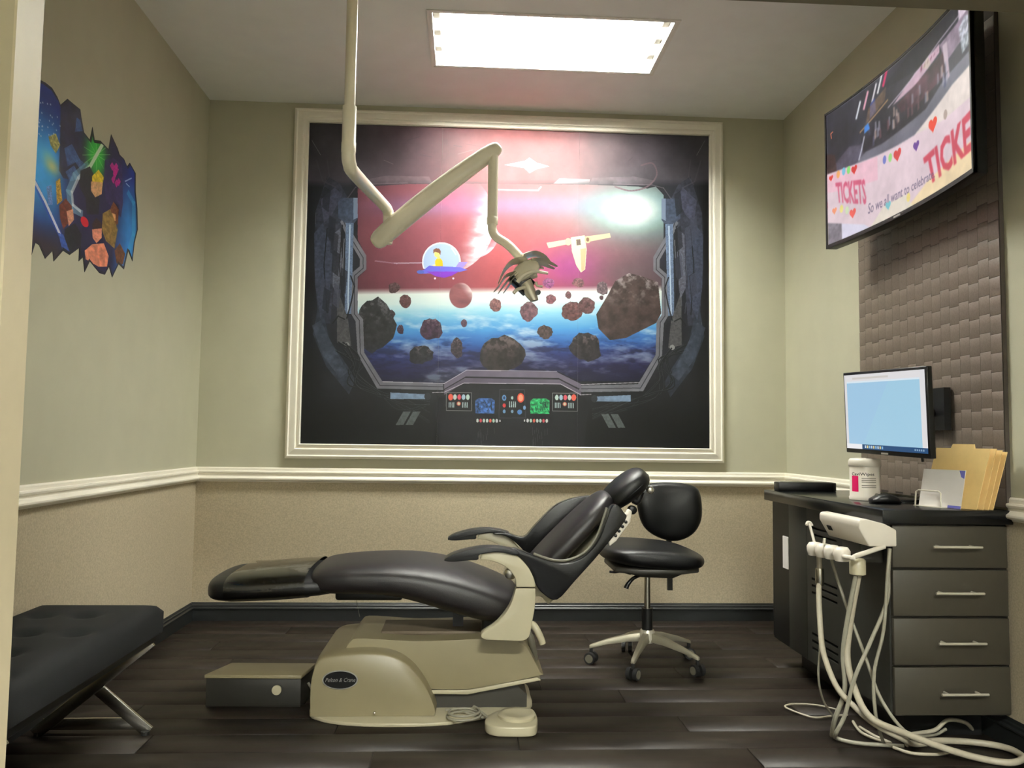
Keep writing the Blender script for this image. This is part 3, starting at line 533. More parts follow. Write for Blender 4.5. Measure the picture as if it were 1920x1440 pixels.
# ---- television picture: u across, v up
def paint_tv():
    cw, ch = 960, 550; C = Canvas(cw, ch); q = lambda u, v: (u*cw, (1-v)*ch)
    n = fbm(cw, ch, 7); n2 = fbm(cw, ch, 30); Vv = np.linspace(1, 0, ch)[:, None]*np.ones((1, cw)); Uu = np.linspace(0, 1, cw)[None, :]*np.ones((ch, 1))
    C.a = (np.array((44, 44, 56))/255*(.5+.9*n+.2*n2)[..., None]).astype(np.float32)
    P = lambda pts, c, a=1, t=0: C.poly(pts, c, a, t, q)
    P([(0, .55), (.16, .66), (.24, .62), (.3, .66), (.24, .45), (0, .5)], (98, 92, 112), .6, .4); P([(0, .7), (.06, .66), (.07, .52), (0, .5)], (58, 34, 32), .8, .4)
    P([(.2, .5), (.3, .56), (.62, .56), (.86, .64), (1, .66), (1, .5), (.6, .36), (.2, .42)], (108, 108, 122), 1, .2)
    P([(.38, .9), (.62, 1), (1, 1), (1, .95), (.8, .8)], (30, 32, 42), .8, .4); P([(.93, 1), (1, 1), (1, .9), (.93, .88)], (216, 200, 214), .95, .2)
    P([(.47, .735), (.63, .83), (.8, .87), (.8, .815), (.63, .75)], (206, 172, 190), .95, .15); P([(.8, .86), (1, .9), (1, .78), (.84, .72)], (148, 128, 148), .9, .3)
    for a, b in (((.44, .745), (.8, .885)), ((.8, .885), (1, .93))): C.line([q(*a), q(*b)], 5, (206, 190, 206), .9)
    for k in range(6): u = .67+.022*k; P([(u, .80+.006*k), (u+.012, .81+.006*k), (u+.012, .845), (u, .83)], (120, 60, 80), .8)
    P([(.5, .72), (.66, .76), (.82, .8), (.86, .66), (.7, .6), (.55, .6)], (84, 48, 60), .8, .7); P([(.82, .84), (.85, .84), (.865, .62), (.84, .61)], (196, 176, 190), .95)
    P([(.25, .66), (.45, .66), (.66, .62), (.86, .66), (.7, .55), (.4, .53), (.26, .55)], (36, 34, 44), .9, .7)
    for k in range(46):
        u = random.uniform(.28, .86); v = .58+.1*random.random()+.05*(u-.3); c = random.choice([(150, 150, 170), (120, 80, 90), (40, 36, 48), (190, 160, 150), (70, 74, 110), (60, 40, 50)])
        P([(u, v+.035), (u+.012, v+.03), (u+.014, v-.03), (u-.002, v-.035)], c, .6)
    for u, v, c, w in ((.215, .83, (226, 232, 238), 12), (.33, .87, (230, 224, 228), 12), (.37, .9, (236, 236, 236), 12), (.27, .86, (236, 170, 190), 14), (.41, .92, (226, 60, 110), 16)): C.line([q(u, v), q(u+.03, v+.1)], w, c, .9)
    P([(.31, .76), (.355, .78), (.35, .88), (.315, .86)], (50, 66, 140)); P([(.28, .74), (.42, .81), (.43, .9), (.3, .84)], (150, 112, 80), .5, .4); C.line([q(.24, .71), q(.44, .8)], 6, (206, 160, 110), .9)
    P([(.27, .68), (.31, .69), (.3, .74), (.272, .73)], (60, 130, 214)); C.line([q(.27, .66), q(.25, .58), q(.23, .52)], 9, (206, 210, 226), .8); P([(.72, .78), (.74, .8), (.72, .86), (.68, .82)], (206, 206, 170), .5)
    P([(.93, .84), (.97, .88), (1, .86), (1, .7), (.95, .68)], (196, 206, 220), .75, .8)
    # the pale counter with its lettering
    P([(0, .545), (.2, .505), (.36, .47), (.5, .45), (.62, .44), (.75, .5), (.88, .56), (1, .58), (1, 0), (0, 0)], (222, 200, 208), 1, .06)
    P([(0, .53), (.2, .5), (.36, .465), (.36, .3), (.12, .36), (0, .4)], (236, 184, 200), .75, .05); P([(.62, .44), (.88, .56), (1, .58), (1, .4), (.8, .4)], (226, 214, 206), .9, .08)
    P([(.55, 0), (.7, .1), (.85, .14), (1, .16), (1, 0)], (238, 214, 160), .8, .06); P([(.3, 0), (.4, .1), (.55, .1), (.6, 0)], (226, 220, 196), .7)
    P([(0, 0), (0, .17), (.1, .12), (.1, 0)], (118, 112, 122), .95, .3); P([(.1, 0), (.1, .12), (.26, .04), (.3, 0)], (214, 212, 232), .9)
    C.text('TICKETS', [q(.058, .45), q(.27, .36), q(.28, .17), q(.07, .29)], (206, 70, 106), .8, .03)
    C.text('TICKET', [q(.675, .26), q(1.06, .345), q(1.06, .11), q(.71, .065)], (204, 52, 76), .85, .035)
    C.soften(3)
    C.text('So we all want to celebrate.', [q(.292, .172), q(.752, .15), q(.752, .095), q(.288, .098)], (110, 96, 122), .9, .006)
    def heart(u, v, s, c): x, y = q(u, v); C.poly([(x+s*16*sin(t)**3/16, y-s*(13*cos(t)-5*cos(2*t)-2*cos(3*t)-cos(4*t))/16) for t in [2*pi*i/26 for i in range(26)]], c)
    for u, v, s, c in ((.028, .5, 14, (226, 70, 60)), (.195, .47, 20, (220, 60, 56)), (.5, .39, 26, (216, 70, 70)), (.63, .365, 20, (110, 70, 150)), (.745, .42, 28, (240, 80, 60)), (.18, .16, 22, (236, 90, 80)), (.05, .24, 16, (240, 150, 110)), (.43, .09, 18, (110, 190, 200))): heart(u, v, s, c)
    for u, v, c in ((.08, .5, (244, 170, 90)), (.12, .5, (110, 190, 220)), (.155, .49, (130, 226, 110)), (.45, .4, (150, 220, 120)), (.41, .41, (110, 120, 200)), (.1, .23, (236, 226, 120)), (.14, .2, (206, 226, 180)), (.57, .07, (236, 216, 120)), (.83, .42, (170, 150, 140))): C.disc(*q(u, v), 12, 16, c, .9)
    C.line([q(.035, .8), q(.03, .84), q(.045, .845)], 5, (240, 120, 80), .9)
    C.a *= (1+.10*(n2-.5))[..., None]; C.soften(1); return C.image('television_picture')
IMG_TV = paint_tv()
def paint_monitor():
    cw, ch = 512, 310; C = Canvas(cw, ch); C.a[:] = np.array((232, 230, 232))/255
    C.poly([(18, 34), (486, 34), (486, 290), (18, 290)], (168, 212, 236)); C.poly([(18, 34), (300, 34), (120, 290), (18, 290)], (166, 206, 238), .6); C.poly([(18, 28), (486, 28), (486, 35), (18, 35)], (226, 240, 250))
    C.poly([(60, 12), (300, 12), (300, 20), (60, 20)], (206, 198, 188), .6); C.poly([(0, 290), (512, 290), (512, 310), (0, 310)], (26, 76, 126)); C.poly([(0, 290), (110, 290), (110, 310), (0, 310)], (246, 246, 250))
    for k in range(9): C.poly([(128+14*k, 294), (137+14*k, 294), (137+14*k, 305), (128+14*k, 305)], [(210, 226, 240), (240, 220, 150), (150, 200, 236)][k % 3])
    for k in range(5): C.poly([(440+12*k, 296), (447+12*k, 296), (447+12*k, 303), (440+12*k, 303)], (150, 180, 206))
    return C.image('monitor_picture')
IMG_MON = paint_monitor()

# ------------------------------------------------------------------ framed space mural
t = thing('framed_mural', 'large framed space cockpit mural in cream moulding on the back wall', 'mural', ((MX0+MX1)/2, -.01, MZ0))
mm = print_mat('mural_print', IMG_MURAL, rough=.42); uvm = lambda p: ((p.x-MX0)/(MX1-MX0), (p.z-MZ0)/(MZ1-MZ0))
for a, b in ((MX0-.02, 1.318), (1.3184, 2.107), (2.1074, MX1+.02)):
    MB().box(a, b, -.012, -.002, MZ0-.02, MZ1+.02).build('mural_panel', mm, t, uv=uvm)
FP = [(0, 0), (.082, 0), (.082, .020), (.070, .030), (.066, .030), (.062, .025), (.034, .032), (.028, .032), (.025, .024), (.016, .020), (.016, .026), (.004, .030), (0, .024)]
mb = MB(); R = []
for cx, cz, sx, sz in ((MX0, MZ0, -1, -1), (MX1, MZ0, 1, -1), (MX1, MZ1, 1, 1), (MX0, MZ1, -1, 1)):
    R.append([(cx+sx*a, -b-.002, cz+sz*a) for a, b in FP])
mb.rings(R, closed=True); mb.build('frame', M['trim'], t)
# ------------------------------------------------------------------ wall sticker
o = MB().prism(DEC, 'x', 0, .0015).build('wall_sticker', print_mat('sticker_print', IMG_DECAL, rough=.5), uv=lambda p: ((p.y-DY0)/(DY1-DY0), (p.z-DZ0)/(DZ1-DZ0)))
tag(o, 'colourful torn-edge space scene wall sticker above the black bench', 'wall sticker')
# ------------------------------------------------------------------ woven wall panel
PY0, PY1, PZ0, PZ1 = -1.957, -.937, .795, 2.56
t = thing('woven_panel', 'tall taupe basket-weave wall panel behind television and computer monitor', 'wall panel', (W, (PY0+PY1)/2, PZ0))
MB().box(W-.016, W-.001, PY0, PY1, PZ0, PZ1).build('backing', M['weavebase'], t)
NC, pw, ph = 17, (PY1-PY0)/17, .066
def tile_mb(y0, z0):
    mb = MB(); x = W-.016; g = .0008; R = []
    prof = [(0, .0018), (.03, .0032), (.5, .0029), (.97, .0024), (1, .0020)]
    for fy, dx in ((0, -.0003), (.15, 0), (.85, .0002), (1, -.0001)):
        R.append([(x-max(h+dx, .0003), y0+g+(pw-2*g)*fy, z0+(ph-.0012)*(1-fz)) for fz, h in prof])
    n = len(prof); v = [p for r in R for p in r]; f = [(i*n+j, i*n+j+1, (i+1)*n+j+1, (i+1)*n+j) for i in range(3) for j in range(n-1)]
    return mb.add(v, f)
src = None; rest = MB(); k = 0
rows = int((PZ1-PZ0)/ph)
for r in range(rows):
    for c in range(NC):
        z0 = PZ0+r*ph+(.010 if c % 2 else 0); y0 = PY0+c*pw
        if z0+ph > PZ1: continue
        if r < 17:
            if src is None: src = tile_mb(PY0, PZ0).build('weave_tile', M['weave'], t, smooth=True); o = src
            else: o = src.copy(); COL.objects.link(o)
            o.location = (0, y0-PY0, z0-PZ0)
        else:
            m2 = tile_mb(y0, z0); rest.add(m2.v, m2.f)
o = rest.build('upper_weave', M['weave'], t); o['kind'] = 'stuff'
# ------------------------------------------------------------------ curved television
TX, TY0, TY1, TZ0, TZ1 = 3.112, -2.122, -1.022, 1.888, 2.518
t = thing('television', 'black curved flat screen television showing ticket booth scene, high on wall', 'television', (TX+.06, (TY0+TY1)/2, TZ0))
def tx(y, off=0): s = (y-(TY0+TY1)/2)/((TY1-TY0)/2); return TX+.042*(1-s*s)-.002+off
def curved(y0, y1, z0, z1, a, b, n=20):
    R = [[(tx(yy, a), yy, z0), (tx(yy, a), yy, z1), (tx(yy, b), yy, z1), (tx(yy, b), yy, z0)] for yy in [y0+(y1-y0)*i/n for i in range(n+1)]]
    return MB().rings(R)
curved(TY0, TY1, TZ0, TZ1, .002, .045).build('cabinet', M['black'], t)
sm = print_mat('television_picture', IMG_TV, emit=.95)
curved(TY0+.010, TY1-.010, TZ0+.016, TZ1-.010, 0, .003).build('screen', sm, t, uv=lambda p: ((TY1-.01-p.y)/(TY1-TY0-.02), (p.z-TZ0-.016)/(TZ1-TZ0-.026)))
mb = curved(TY0, TY1, TZ0, TZ0+.016, -.004, .01); mb.add(*(lambda m: (m.v, m.f))(curved(TY0, TY1, TZ1-.010, TZ1, -.004, .01)))
mb.add(*(lambda m: (m.v, m.f))(curved(TY0, TY0+.010, TZ0, TZ1, -.004, .01, 2))); mb.add(*(lambda m: (m.v, m.f))(curved(TY1-.010, TY1, TZ0, TZ1, -.004, .01, 2)))
mb.build('bezel', M['black'], t)
curved(-1.595, -1.545, TZ0+.004, TZ0+.011, -.006, 0, 3).build('badge', M['silver'], t)
MB().box(TX+.06, TX+.11, -1.85, -1.3, 2.0, 2.42).build('rear_housing', M['black'], t, bevel=.012)
mb = MB(); mb.box(TX+.1, W-.03, -1.72, -1.66, 2.12, 2.32); mb.box(TX+.1, W-.03, -1.5, -1.44, 2.12, 2.32); mb.box(W-.040, W-.024, -1.8, -1.36, 2.08, 2.36); mb.build('wall_bracket', M['blackmetal'], t, bevel=.004)

# ------------------------------------------------------------------ desk: cabinet and worktop
CX, CY0, CY1 = 2.9, -1.95, -.885
t = thing('drawer_cabinet', 'grey-brown four drawer cabinet under black worktop, with slotted charcoal side', 'cabinet', (3.1, CY0, 0))
mb = MB(); mb.box(CX+.02, W-.006, CY0+.018, CY1, .105, .738); b = mb.build('carcass', M['cabside'], t)
MB().box(CX+.11, W-.03, CY0+.14, CY1-.05, .0, .105).build('toe_kick', M['blackmetal'], t)
MB().box(CX, CX+.02, -1.262, -1.072, .115, .738).build('side_panel', M['cabside'], t, bevel=.002)
# slotted side panel
slots = []
for z in (.658, .632): slots.append(z)
for z in (.452, .425, .397): slots.append(z)
for z in (.232, .203, .174): slots.append(z)
sp = MB(); y0, y1 = CY0+.018, -1.266; s0, s1 = -1.545, -1.31
sp.box(CX, CX+.02, y0, s0, .115, .738); sp.box(CX, CX+.02, s1, y1, .115, .738)
zz = sorted(slots); lo = .115
for z in zz+[None]:
    hi_ = (z-.005) if z else .738; sp.box(CX, CX+.02, s0, s1, lo, hi_); lo = (z+.005) if z else lo
sp.build('slotted_panel', M['cabside'], t)
MB().box(CX+.002, W-.03, CY1-.004, CY1+.005, .125, .735).build('end_panel', M['black'], t)
MB().box(CX+.002, CX+.02, -1.0705, CY1-.005, .118, .735).build('end_strip', M['black'], t)
MB().box(CX-.002, CX+.002, -1.066, -1.008, .450, .590).build('paper_note', M['paper'], t)
zs = [.738, .590, .431, .271, .108]
for k in range(4):
    z1, z0 = zs[k]-.004, zs[k+1]+.004
    d = MB().box(CX+.006, W-.014, CY0, CY0+.018, z0, z1).build('drawer', M['cab'], t, bevel=.002)
    hz = z1-.068-(.004*k)
    mb = MB(); mb.cyl((3.03+.006*k, CY0-.030, hz), (3.198+.003*k, CY0-.030, hz), .0045, 10)
    for hx in (3.055+.006*k, 3.172+.003*k): mb.cyl((hx, CY0-.030, hz), (hx, CY0, hz), .004, 8)
    mb.build('handle', M['steel'], d, smooth=True)
o = MB().box(2.862, W-.004, -1.972, -.878, .740, .787).build('worktop', M['top'], None, bevel=.003)
tag(o, 'long glossy black worktop carrying the canister, mouse and folders', 'worktop')

# flat tray on the far end
t = thing('document_tray', 'flat black rounded tray lying at the far end of the worktop', 'tray', (3.0, -.93, .787))
outl = [(2.885, -1.0), (3.13, -1.015), (3.15, -1.0), (3.16, -.925), (3.14, -.91), (2.92, -.905), (2.895, -.915)]
MB().prism(outl, 'z', .787, .826).build('body', M['black'], t, bevel=.004)
MB().prism([(3.02+(x-3.02)*.8, -.96+(yy+.96)*.72) for x, yy in outl], 'z', .8255, .8275).build('recessed_lid', M['darkgrey'], t)

# ------------------------------------------------------------------ instrument delivery unit with hoses
t = thing('delivery_unit', 'white dental instrument unit with hoses clamped to the cabinet edge', 'dental unit', (2.83, -1.9, .7))
P = [(2.772, .748), (2.772, .728), (2.806, .668), (2.9, .668), (2.9, .722), (2.86, .742), (2.80, .757), (2.778, .755)]
hb = MB().prism(P, 'y', -1.99, -1.685).build('housing', M['white'], t, bevel=.006, seg=3)
MB().obox((2.7835, -1.745, .703), (.0006, 0, .001), (0, .016, 0), (-.004, 0, .0075)).build('display_window', M['black'], t)
MB().box(2.82, 2.9, -1.9, -1.76, .60, .668).build('underside_block', M['darkgrey'], t, bevel=.006)
mb = MB(); mb.tube([(2.735, -1.73, .628), (2.735, -1.99, .632), (2.76, -2.0, .64), (2.86, -1.985, .668)], .008, 10, 4); mb.build('holder_arm', M['white'], t, smooth=True)
for k, yy in enumerate((-1.735, -1.80, -1.865, -1.935)):
    z = .628+.003*k
    MB().lathe([(.008, -.026), (.022, -.024), (.027, -.008), (.028, .008), (.020, .021), (.008, .023)], (2.733+.002*k, yy, z), n=18).build('holder_cup', M['white'], t, smooth=True)
hp = MB().tube([(2.735, -1.735, .635), (2.732, -1.72, .67), (2.728, -1.70, .712)], [.0055, .005], 12, 4).build('handpiece', M['white'], t, smooth=True)
MB().tube([(2.716, -1.705, .708), (2.722, -1.70, .716), (2.732, -1.697, .714), (2.736, -1.698, .704)], [.005, .008], 12, 4).build('handpiece_head', M['white'], hp, smooth=True)
hp = MB().tube([(2.738, -1.80, .64), (2.74, -1.80, .672)], [.007, .005], 12).build('handpiece', M['steel'], t, smooth=True)
MB().tube([(2.735, -1.83, .655), (2.735, -1.83, .638)], .011, 12).build('adapter', M['steel'], t, smooth=True)
MB().lathe([(.016, 0), (.026, .004), (.026, .05), (.02, .056)], (2.795, -1.93, .565)).build('hose_collar', M['cream'], t, smooth=True)
MB().lathe([(.0135, 0), (.015, .01), (.015, .05), (.0135, .06)], (2.745, -1.745, .50)).build('hose_coupling', M['chrome'], t, smooth=True)
hoses = [
 ('hose', .011, [(2.745, -1.74, .61), (2.745, -1.745, .549), (2.735, -1.76, .46), (2.716, -1.82, .326), (2.714, -1.86, .264), (2.725, -1.92, .193), (2.758, -1.97, .148), (2.81, -2.0, .102), (2.893, -2.01, .060), (2.985, -1.93, .012), (3.08, -1.90, .012)]),
 ('hose', .0125, [(2.80, -1.93, .60), (2.80, -1.92, .554), (2.782, -1.90, .405), (2.765, -1.91, .292), (2.764, -1.96, .205), (2.787, -2.02, .13), (2.9, -2.03, .081), (3.027, -2.05, .038), (3.136, -2.071, .014), (3.204, -2.095, .014), (3.268, -2.05, .014), (3.268, -1.975, .014), (3.2, -1.925, .014), (3.078, -1.904, .014), (2.953, -1.93, .014)]),
 ('hose', .0065, [(2.76, -1.80, .62), (2.775, -1.79, .575), (2.798, -1.83, .455), (2.817, -1.93, .297), (2.839, -1.99, .176), (2.912, -2.01, .078), (3.075, -1.87, .02), (3.141, -1.84, .03)]),
 ('hose', .0075, [(2.885, -1.97, .66), (2.877, -1.975, .579), (2.868, -1.98, .49), (2.808, -1.985, .359), (2.751, -1.99, .245), (2.722, -1.98, .126), (2.70, -1.96, .06), (2.745, -1.87, .012), (2.796, -1.915, .012), (2.935, -1.945, .012)]),
 ('hose', .0065, [(2.879, -1.985, .66), (2.87, -1.985, .587), (2.85, -1.99, .399), (2.814, -1.995, .264), (2.814, -2.0, .132), (2.88, -1.92, .012)]),
 ('hose', .008, [(2.96, -1.90, .014), (3.007, -1.86, .02), (3.077, -1.88, .04), (3.131, -1.87, .07), (3.213, -1.835, .05), (3.262, -1.8, .012)]),
 ('hose', .004, [(2.898, -1.62, .008), (2.822, -1.636, .008), (2.758, -1.647, .008), (2.71, -1.569, .008), (2.703, -1.519, .008), (2.75, -1.494, .008), (2.828, -1.508, .008), (2.893, -1.57, .008)]),
 ('hose', .0045, [(2.752, -1.735, .56), (2.729, -1.78, .317), (2.713, -1.8, .194), (2.748, -1.76, .1), (2.80, -1.74, .03)]),
 ('hose', .006, [(2.881, -1.70, .01), (2.858, -1.808, .01), (2.883, -1.89, .01), (2.909, -1.91, .01), (2.885, -1.85, .012), (2.878, -1.756, .01)]),
 ('hose', .006, [(2.898, -1.948, .01), (2.932, -2.0, .01), (3.015, -2.011, .01), (3.078, -1.98, .01), (3.073, -1.945, .01)]),
 ('hose', .009, [(2.79, -1.93, .57), (2.768, -1.91, .419), (2.755, -1.90, .3), (2.75, -1.92, .187), (2.72, -1.91, .09), (2.74, -1.84, .012)]),
]
for k, (n_, r, P) in enumerate(hoses): MB().tube(P, r*.86, 10, 7).build(n_, M['greyhose'] if k in (2, 3, 4, 7, 10) else M['hose'], t, smooth=True)

# ------------------------------------------------------------------ computer monitor on a wall arm
mc = Vector((3.015, -1.69, 1.121)); ya, ti, ro = .105, .05, -.028
nn = Vector((-cos(ya), -sin(ya), 0)); aa = Vector((sin(ya), -cos(ya), 0)); n2_ = nn*cos(ti)-Vector((0, 0, sin(ti))); u2_ = Vector((0, 0, cos(ti)))+nn*sin(ti)
ma = aa*cos(ro)+u2_*sin(ro); mu = u2_*cos(ro)-aa*sin(ro); mw, mh = .255, .158
t = thing('computer_monitor', 'slim black computer monitor with pale blue screen on a wall arm', 'monitor', tuple(mc))
MB().obox(mc-n2_*.012, ma*mw, mu*mh, n2_*.011).build('casing', M['black'], t, bevel=.003)
def muv(p): d = p-mc; return (d.dot(ma)/(2*(mw-.011))+.5, (d.dot(mu)+mh-.017)/(2*mh-.028))
MB().obox(mc+mu*.003, ma*(mw-.011), mu*(mh-.014), n2_*.0015).build('screen', print_mat('monitor_picture', IMG_MON, emit=.88), t, uv=muv)
MB().obox(mc-mu*(mh-.006)+n2_*.0005, ma*.02, mu*.003, n2_*.0012).build('badge', M['silver'], t)
MB().obox(mc-n2_*.04, ma*.13, mu*.1, n2_*.02).build('rear_housing', M['black'], t, bevel=.01)
mb = MB(); mb.tube([mc-n2_*.05, mc-n2_*.1, (3.2, -1.6, 1.13), (W-.03, -1.57, 1.13)], .02, 10); mb.box(W-.05, W-.024, -1.66, -1.48, 1.06, 1.22); mb.build('wall_arm', M['blackmetal'], t)
mb = MB(); mb.tube([(3.06, -1.86, .99), (3.063, -1.862, .965), (3.066, -1.862, .945)], .005, 8, 3); mb.build('cable', M['black'], t, smooth=True)

# ------------------------------------------------------------------ things on the worktop
ZT = .787
t = thing('wipes_canister', 'white lidded wipes canister with magenta label below the monitor', 'canister', (3.03, -1.50, ZT)); cx, cy, r = 3.026, -1.52, .058
MB().lathe([(.04, 0), (r-.002, .001), (r, .012), (r-.003, .016), (r-.003, .128), (r-.005, .132)], (cx, cy, ZT), n=40).build('body', M['white'], t, smooth=True)
MB().lathe([(r-.001, .130), (r+.001, .132), (r+.001, .150), (r-.002, .156), (r-.006, .160), (.03, .162), (.002, .162)], (cx, cy, ZT), n=40).build('lid', M['white'], t, smooth=True)
def lab(name, a0, a1, z0, z1, m, off):
    R = [[(cx+(r-.003+off)*cos(a), cy+(r-.003+off)*sin(a), ZT+z) for z in (z0, z1)] for a in [a0+(a1-a0)*i/10 for i in range(11)]]
    mb = MB(); v = [p for q in R for p in q]; mb.add(v, [(2*i, 2*i+2, 2*i+3, 2*i+1) for i in range(10)]); return mb.build(name, m, t)
va = math.atan2(CAM.y-cy, CAM.x-cx)
lab('magenta_label', va-.95, va-.42, .034, .094, M['pink'], .0006)
def text_obj(name, s, m, parent, fn, n=None):
    cu = bpy.data.curves.new('g', 'FONT'); cu.body = s; cu.resolution_u = 2; cu.offset = n or 0; o = bpy.data.objects.new('g', cu); COL.objects.link(o)
    dg = bpy.context.evaluated_depsgraph_get(); ev = o.evaluated_get(dg); me = ev.to_mesh(); V = [v.co.copy() for v in me.vertices]; F_ = [tuple(p.vertices) for p in me.polygons]; ev.to_mesh_clear()
    bpy.data.objects.remove(o); bpy.data.curves.remove(cu); x1 = max(v.x for v in V)
    mb = MB(); mb.add([fn(v.x/x1, v.y) for v in V], F_); return mb.build(name, m, parent)
def ctext(a0, a1, z0, h): return lambda u, v: (cx+(r-.0022)*cos(a0+(a1-a0)*u), cy+(r-.0022)*sin(a0+(a1-a0)*u), ZT+z0+h*v)
text_obj('lettering', 'CaviWipes', M['ink'], t, ctext(va-.95, va+.65, .096, .016), .012)
for z in (.085, .078, .071, .058, .051): lab('print_line', va-.2, va+.8, z-.0012, z+.0012, M['greyplastic'], .0006)
t = thing('computer_mouse', 'small black computer mouse lying in front of the canister', 'mouse', (3.0, -1.70, ZT))
MB().loft([((2.962, -1.69, ZT+.005), (0, .012, 0), (0, 0, .005), 2.2), ((2.968, -1.69, ZT+.010), (0, .026, 0), (0, 0, .0098), 2.4), ((2.99, -1.692, ZT+.0165), (0, .032, 0), (0, 0, .0163), 2.5), ((3.02, -1.695, ZT+.019), (0, .033, 0), (0, 0, .0188), 2.5), ((3.05, -1.698, ZT+.014), (0, .03, 0), (0, 0, .0138), 2.5), ((3.066, -1.7, ZT+.007), (0, .018, 0), (0, 0, .007), 2.2)]).build('shell', M['black'], t, smooth=True)
MB().lathe([(.003, -.004), (.006, -.003), (.006, .003), (.003, .004)], (2.985, -1.692, ZT+.031), 'y', 12).build('wheel', M['greyplastic'], t, smooth=True)
MB().tube([(3.06, -1.70, ZT+.006), (3.11, -1.71, ZT+.004), (3.15, -1.67, ZT+.004), (3.19, -1.72, ZT+.004), (3.23, -1.68, ZT+.004)], .0022, 8, 6).build('cord', M['black'], t, smooth=True)
o = MB().box(3.08, 3.2, -1.66, -1.50, ZT, ZT+.012).build('cable_box', M['black'], None, bevel=.003); tag(o, 'low black box lying in the shade behind the mouse', 'box')
# folders: stand on the worktop, leaning to the wall
def sheet(b0, b1, hgt, lean, th, bow=0.0, tabs=None, n=10):   # b0,b1 base ends (x,y); lean vector at the top
    b0, b1 = Vector((*b0, ZT+.001)), Vector((*b1, ZT+.001)); L_ = Vector((*lean, hgt)); nrm = (b1-b0).cross(L_).normalized()
    out = [(0, 0), (1, 0), (1, 1)]+(tabs or [])+[(0, 1)]
    P = [b0+(b1-b0)*u+L_*v for u, v in out]; k = len(P)
    return MB().add([p for p in P]+[p+nrm*th for p in P], [tuple(range(k)), tuple(range(k, 2*k))[::-1]]+[(i, (i+1) % k, (i+1) % k+k, i+k) for i in range(k)])
fold = [((3.125, -1.755), (3.19, -1.966), .205, (.05, -.008), [(1, 1), (.72, 1), (.7, 1.07), (.3, 1.07), (.28, 1)], 'manila folder with a raised tab, frontmost of those behind the brochure'),
        ((3.15, -1.755), (3.212, -1.967), .205, (.045, -.012), [(.95, 1), (.6, 1), (.58, 1.06), (.2, 1.06), (.18, 1)], 'manila folder second from the brochure, leaning against its neighbours'),
        ((3.175, -1.758), (3.23, -1.968), .20, (.042, -.018), [(.5, 1), (.48, 1.06), (.1, 1.06), (.08, 1)], 'manila folder with splayed edge, just before the rearmost one'),
        ((3.20, -1.76), (3.246, -1.968), .195, (.038, -.026), None, 'rearmost manila folder, closest to the woven panel')]
for b0, b1, h_, ln, tb, lb in fold:
    f = sheet(b0, b1, h_, ln, .0025, tabs=None if tb is None else [q for q in tb if q != (1, 1)]).build('manila_folder', M['manila'], None); tag(f, lb, 'folder', 'manila folders on the worktop')
t = thing('brochure', 'pale grey brochure with lilac corner in front of manila folders', 'brochure', (3.15, -1.85, ZT))
sheet((3.098, -1.775), (3.154, -1.935), .13, (.022, 0), .002).build('cover', M['paper'], t)
def onsheet(pts, off=-.0004):
    b0, b1, L_ = Vector((3.098, -1.775, ZT+.001)), Vector((3.154, -1.935, ZT+.001)), Vector((.022, 0, .13)); n_ = (b1-b0).cross(L_).normalized()
    return MB().add([b0+(b1-b0)*u+L_*v+n_*off for u, v in pts], [tuple(range(len(pts)))])
b0, b1, L_ = Vector((3.132, -1.775, 0)), Vector((3.188, -1.935, 0)), Vector((.022, 0, .13)); sgn = -1 if (b1-b0).cross(L_).y > 0 else 1
onsheet([(.86, .99), (.995, .99), (.995, .78), (.92, .82)], .0026).build('lilac_corner', M['bluecard'], t); onsheet([(.7, .07), (1, .07), (1, .0), (.7, .0)], .0026).build('lilac_corner', M['bluecard'], t)
t = thing('file_holder', 'chrome wire file holder with rounded loops propping up the folders', 'file holder', (3.15, -1.86, ZT))
for k in range(3):
    dx = -.044+.05*k
    MB().tube([(3.128+dx, -1.775, ZT+.003), (3.131+dx, -1.777, ZT+.05), (3.135+dx, -1.786, ZT+.056), (3.160+dx, -1.868, ZT+.056), (3.163+dx, -1.876, ZT+.05), (3.162+dx, -1.878, ZT+.003)], .0028, 8).build('wire_loop', M['steel'], t, smooth=True)
MB().prism([(3.08, -1.77), (3.21, -1.75), (3.245, -1.87), (3.112, -1.885)], 'z', ZT, ZT+.002).build('base_plate', M['steel'], t)

# ------------------------------------------------------------------ dental chair
YC = -1.37
t = thing('dental_chair', 'black leather reclined dental chair on a cream pedestal base', 'dental chair', (1.3, YC, 0))
plate = cr([(.925, -1.54, 0), (.975, -1.632, 0), (1.078, -1.682, 0), (1.228, -1.70, 0), (1.395, -1.692, 0), (1.5, -1.655, 0), (1.64, -1.575, 0), (1.735, -1.515, 0), (1.745, -1.37, 0), (1.735, -1.225, 0), (1.64, -1.165, 0), (1.5, -1.085, 0), (1.228, -1.045, 0), (1.0, -1.09, 0), (.925, -1.2, 0)], 4, True)
MB().prism([(p.x, p.y) for p in plate], 'z', 0, .013).build('base_plate', M['cream'], t, bevel=.003)
cov = cr([(.94, .014, 0), (.938, .10, 0), (.945, .17, 0), (.97, .222, 0), (1.05, .238, 0), (1.16, .243, 0), (1.245, .226, 0), (1.31, .178, 0), (1.36, .105, 0), (1.386, .035, 0), (1.384, .014, 0)], 5)
mb = MB(); R = []
for yy, s in ((-1.625, .93), (-1.62, .955), (-1.605, .975), (-1.55, 1.0), (-1.19, 1.0), (-1.135, .975), (-1.12, .955), (-1.115, .93)):
    R.append([(1.16+(p.x-1.16)*(.985+.015*(s-.93)/.07), yy, .014+(p.y-.014)*(s if p.y > .05 else 1)) for p in cov])
mb.rings(R); cvr = mb.build('base_cover', M['beige'], t, smooth=True)
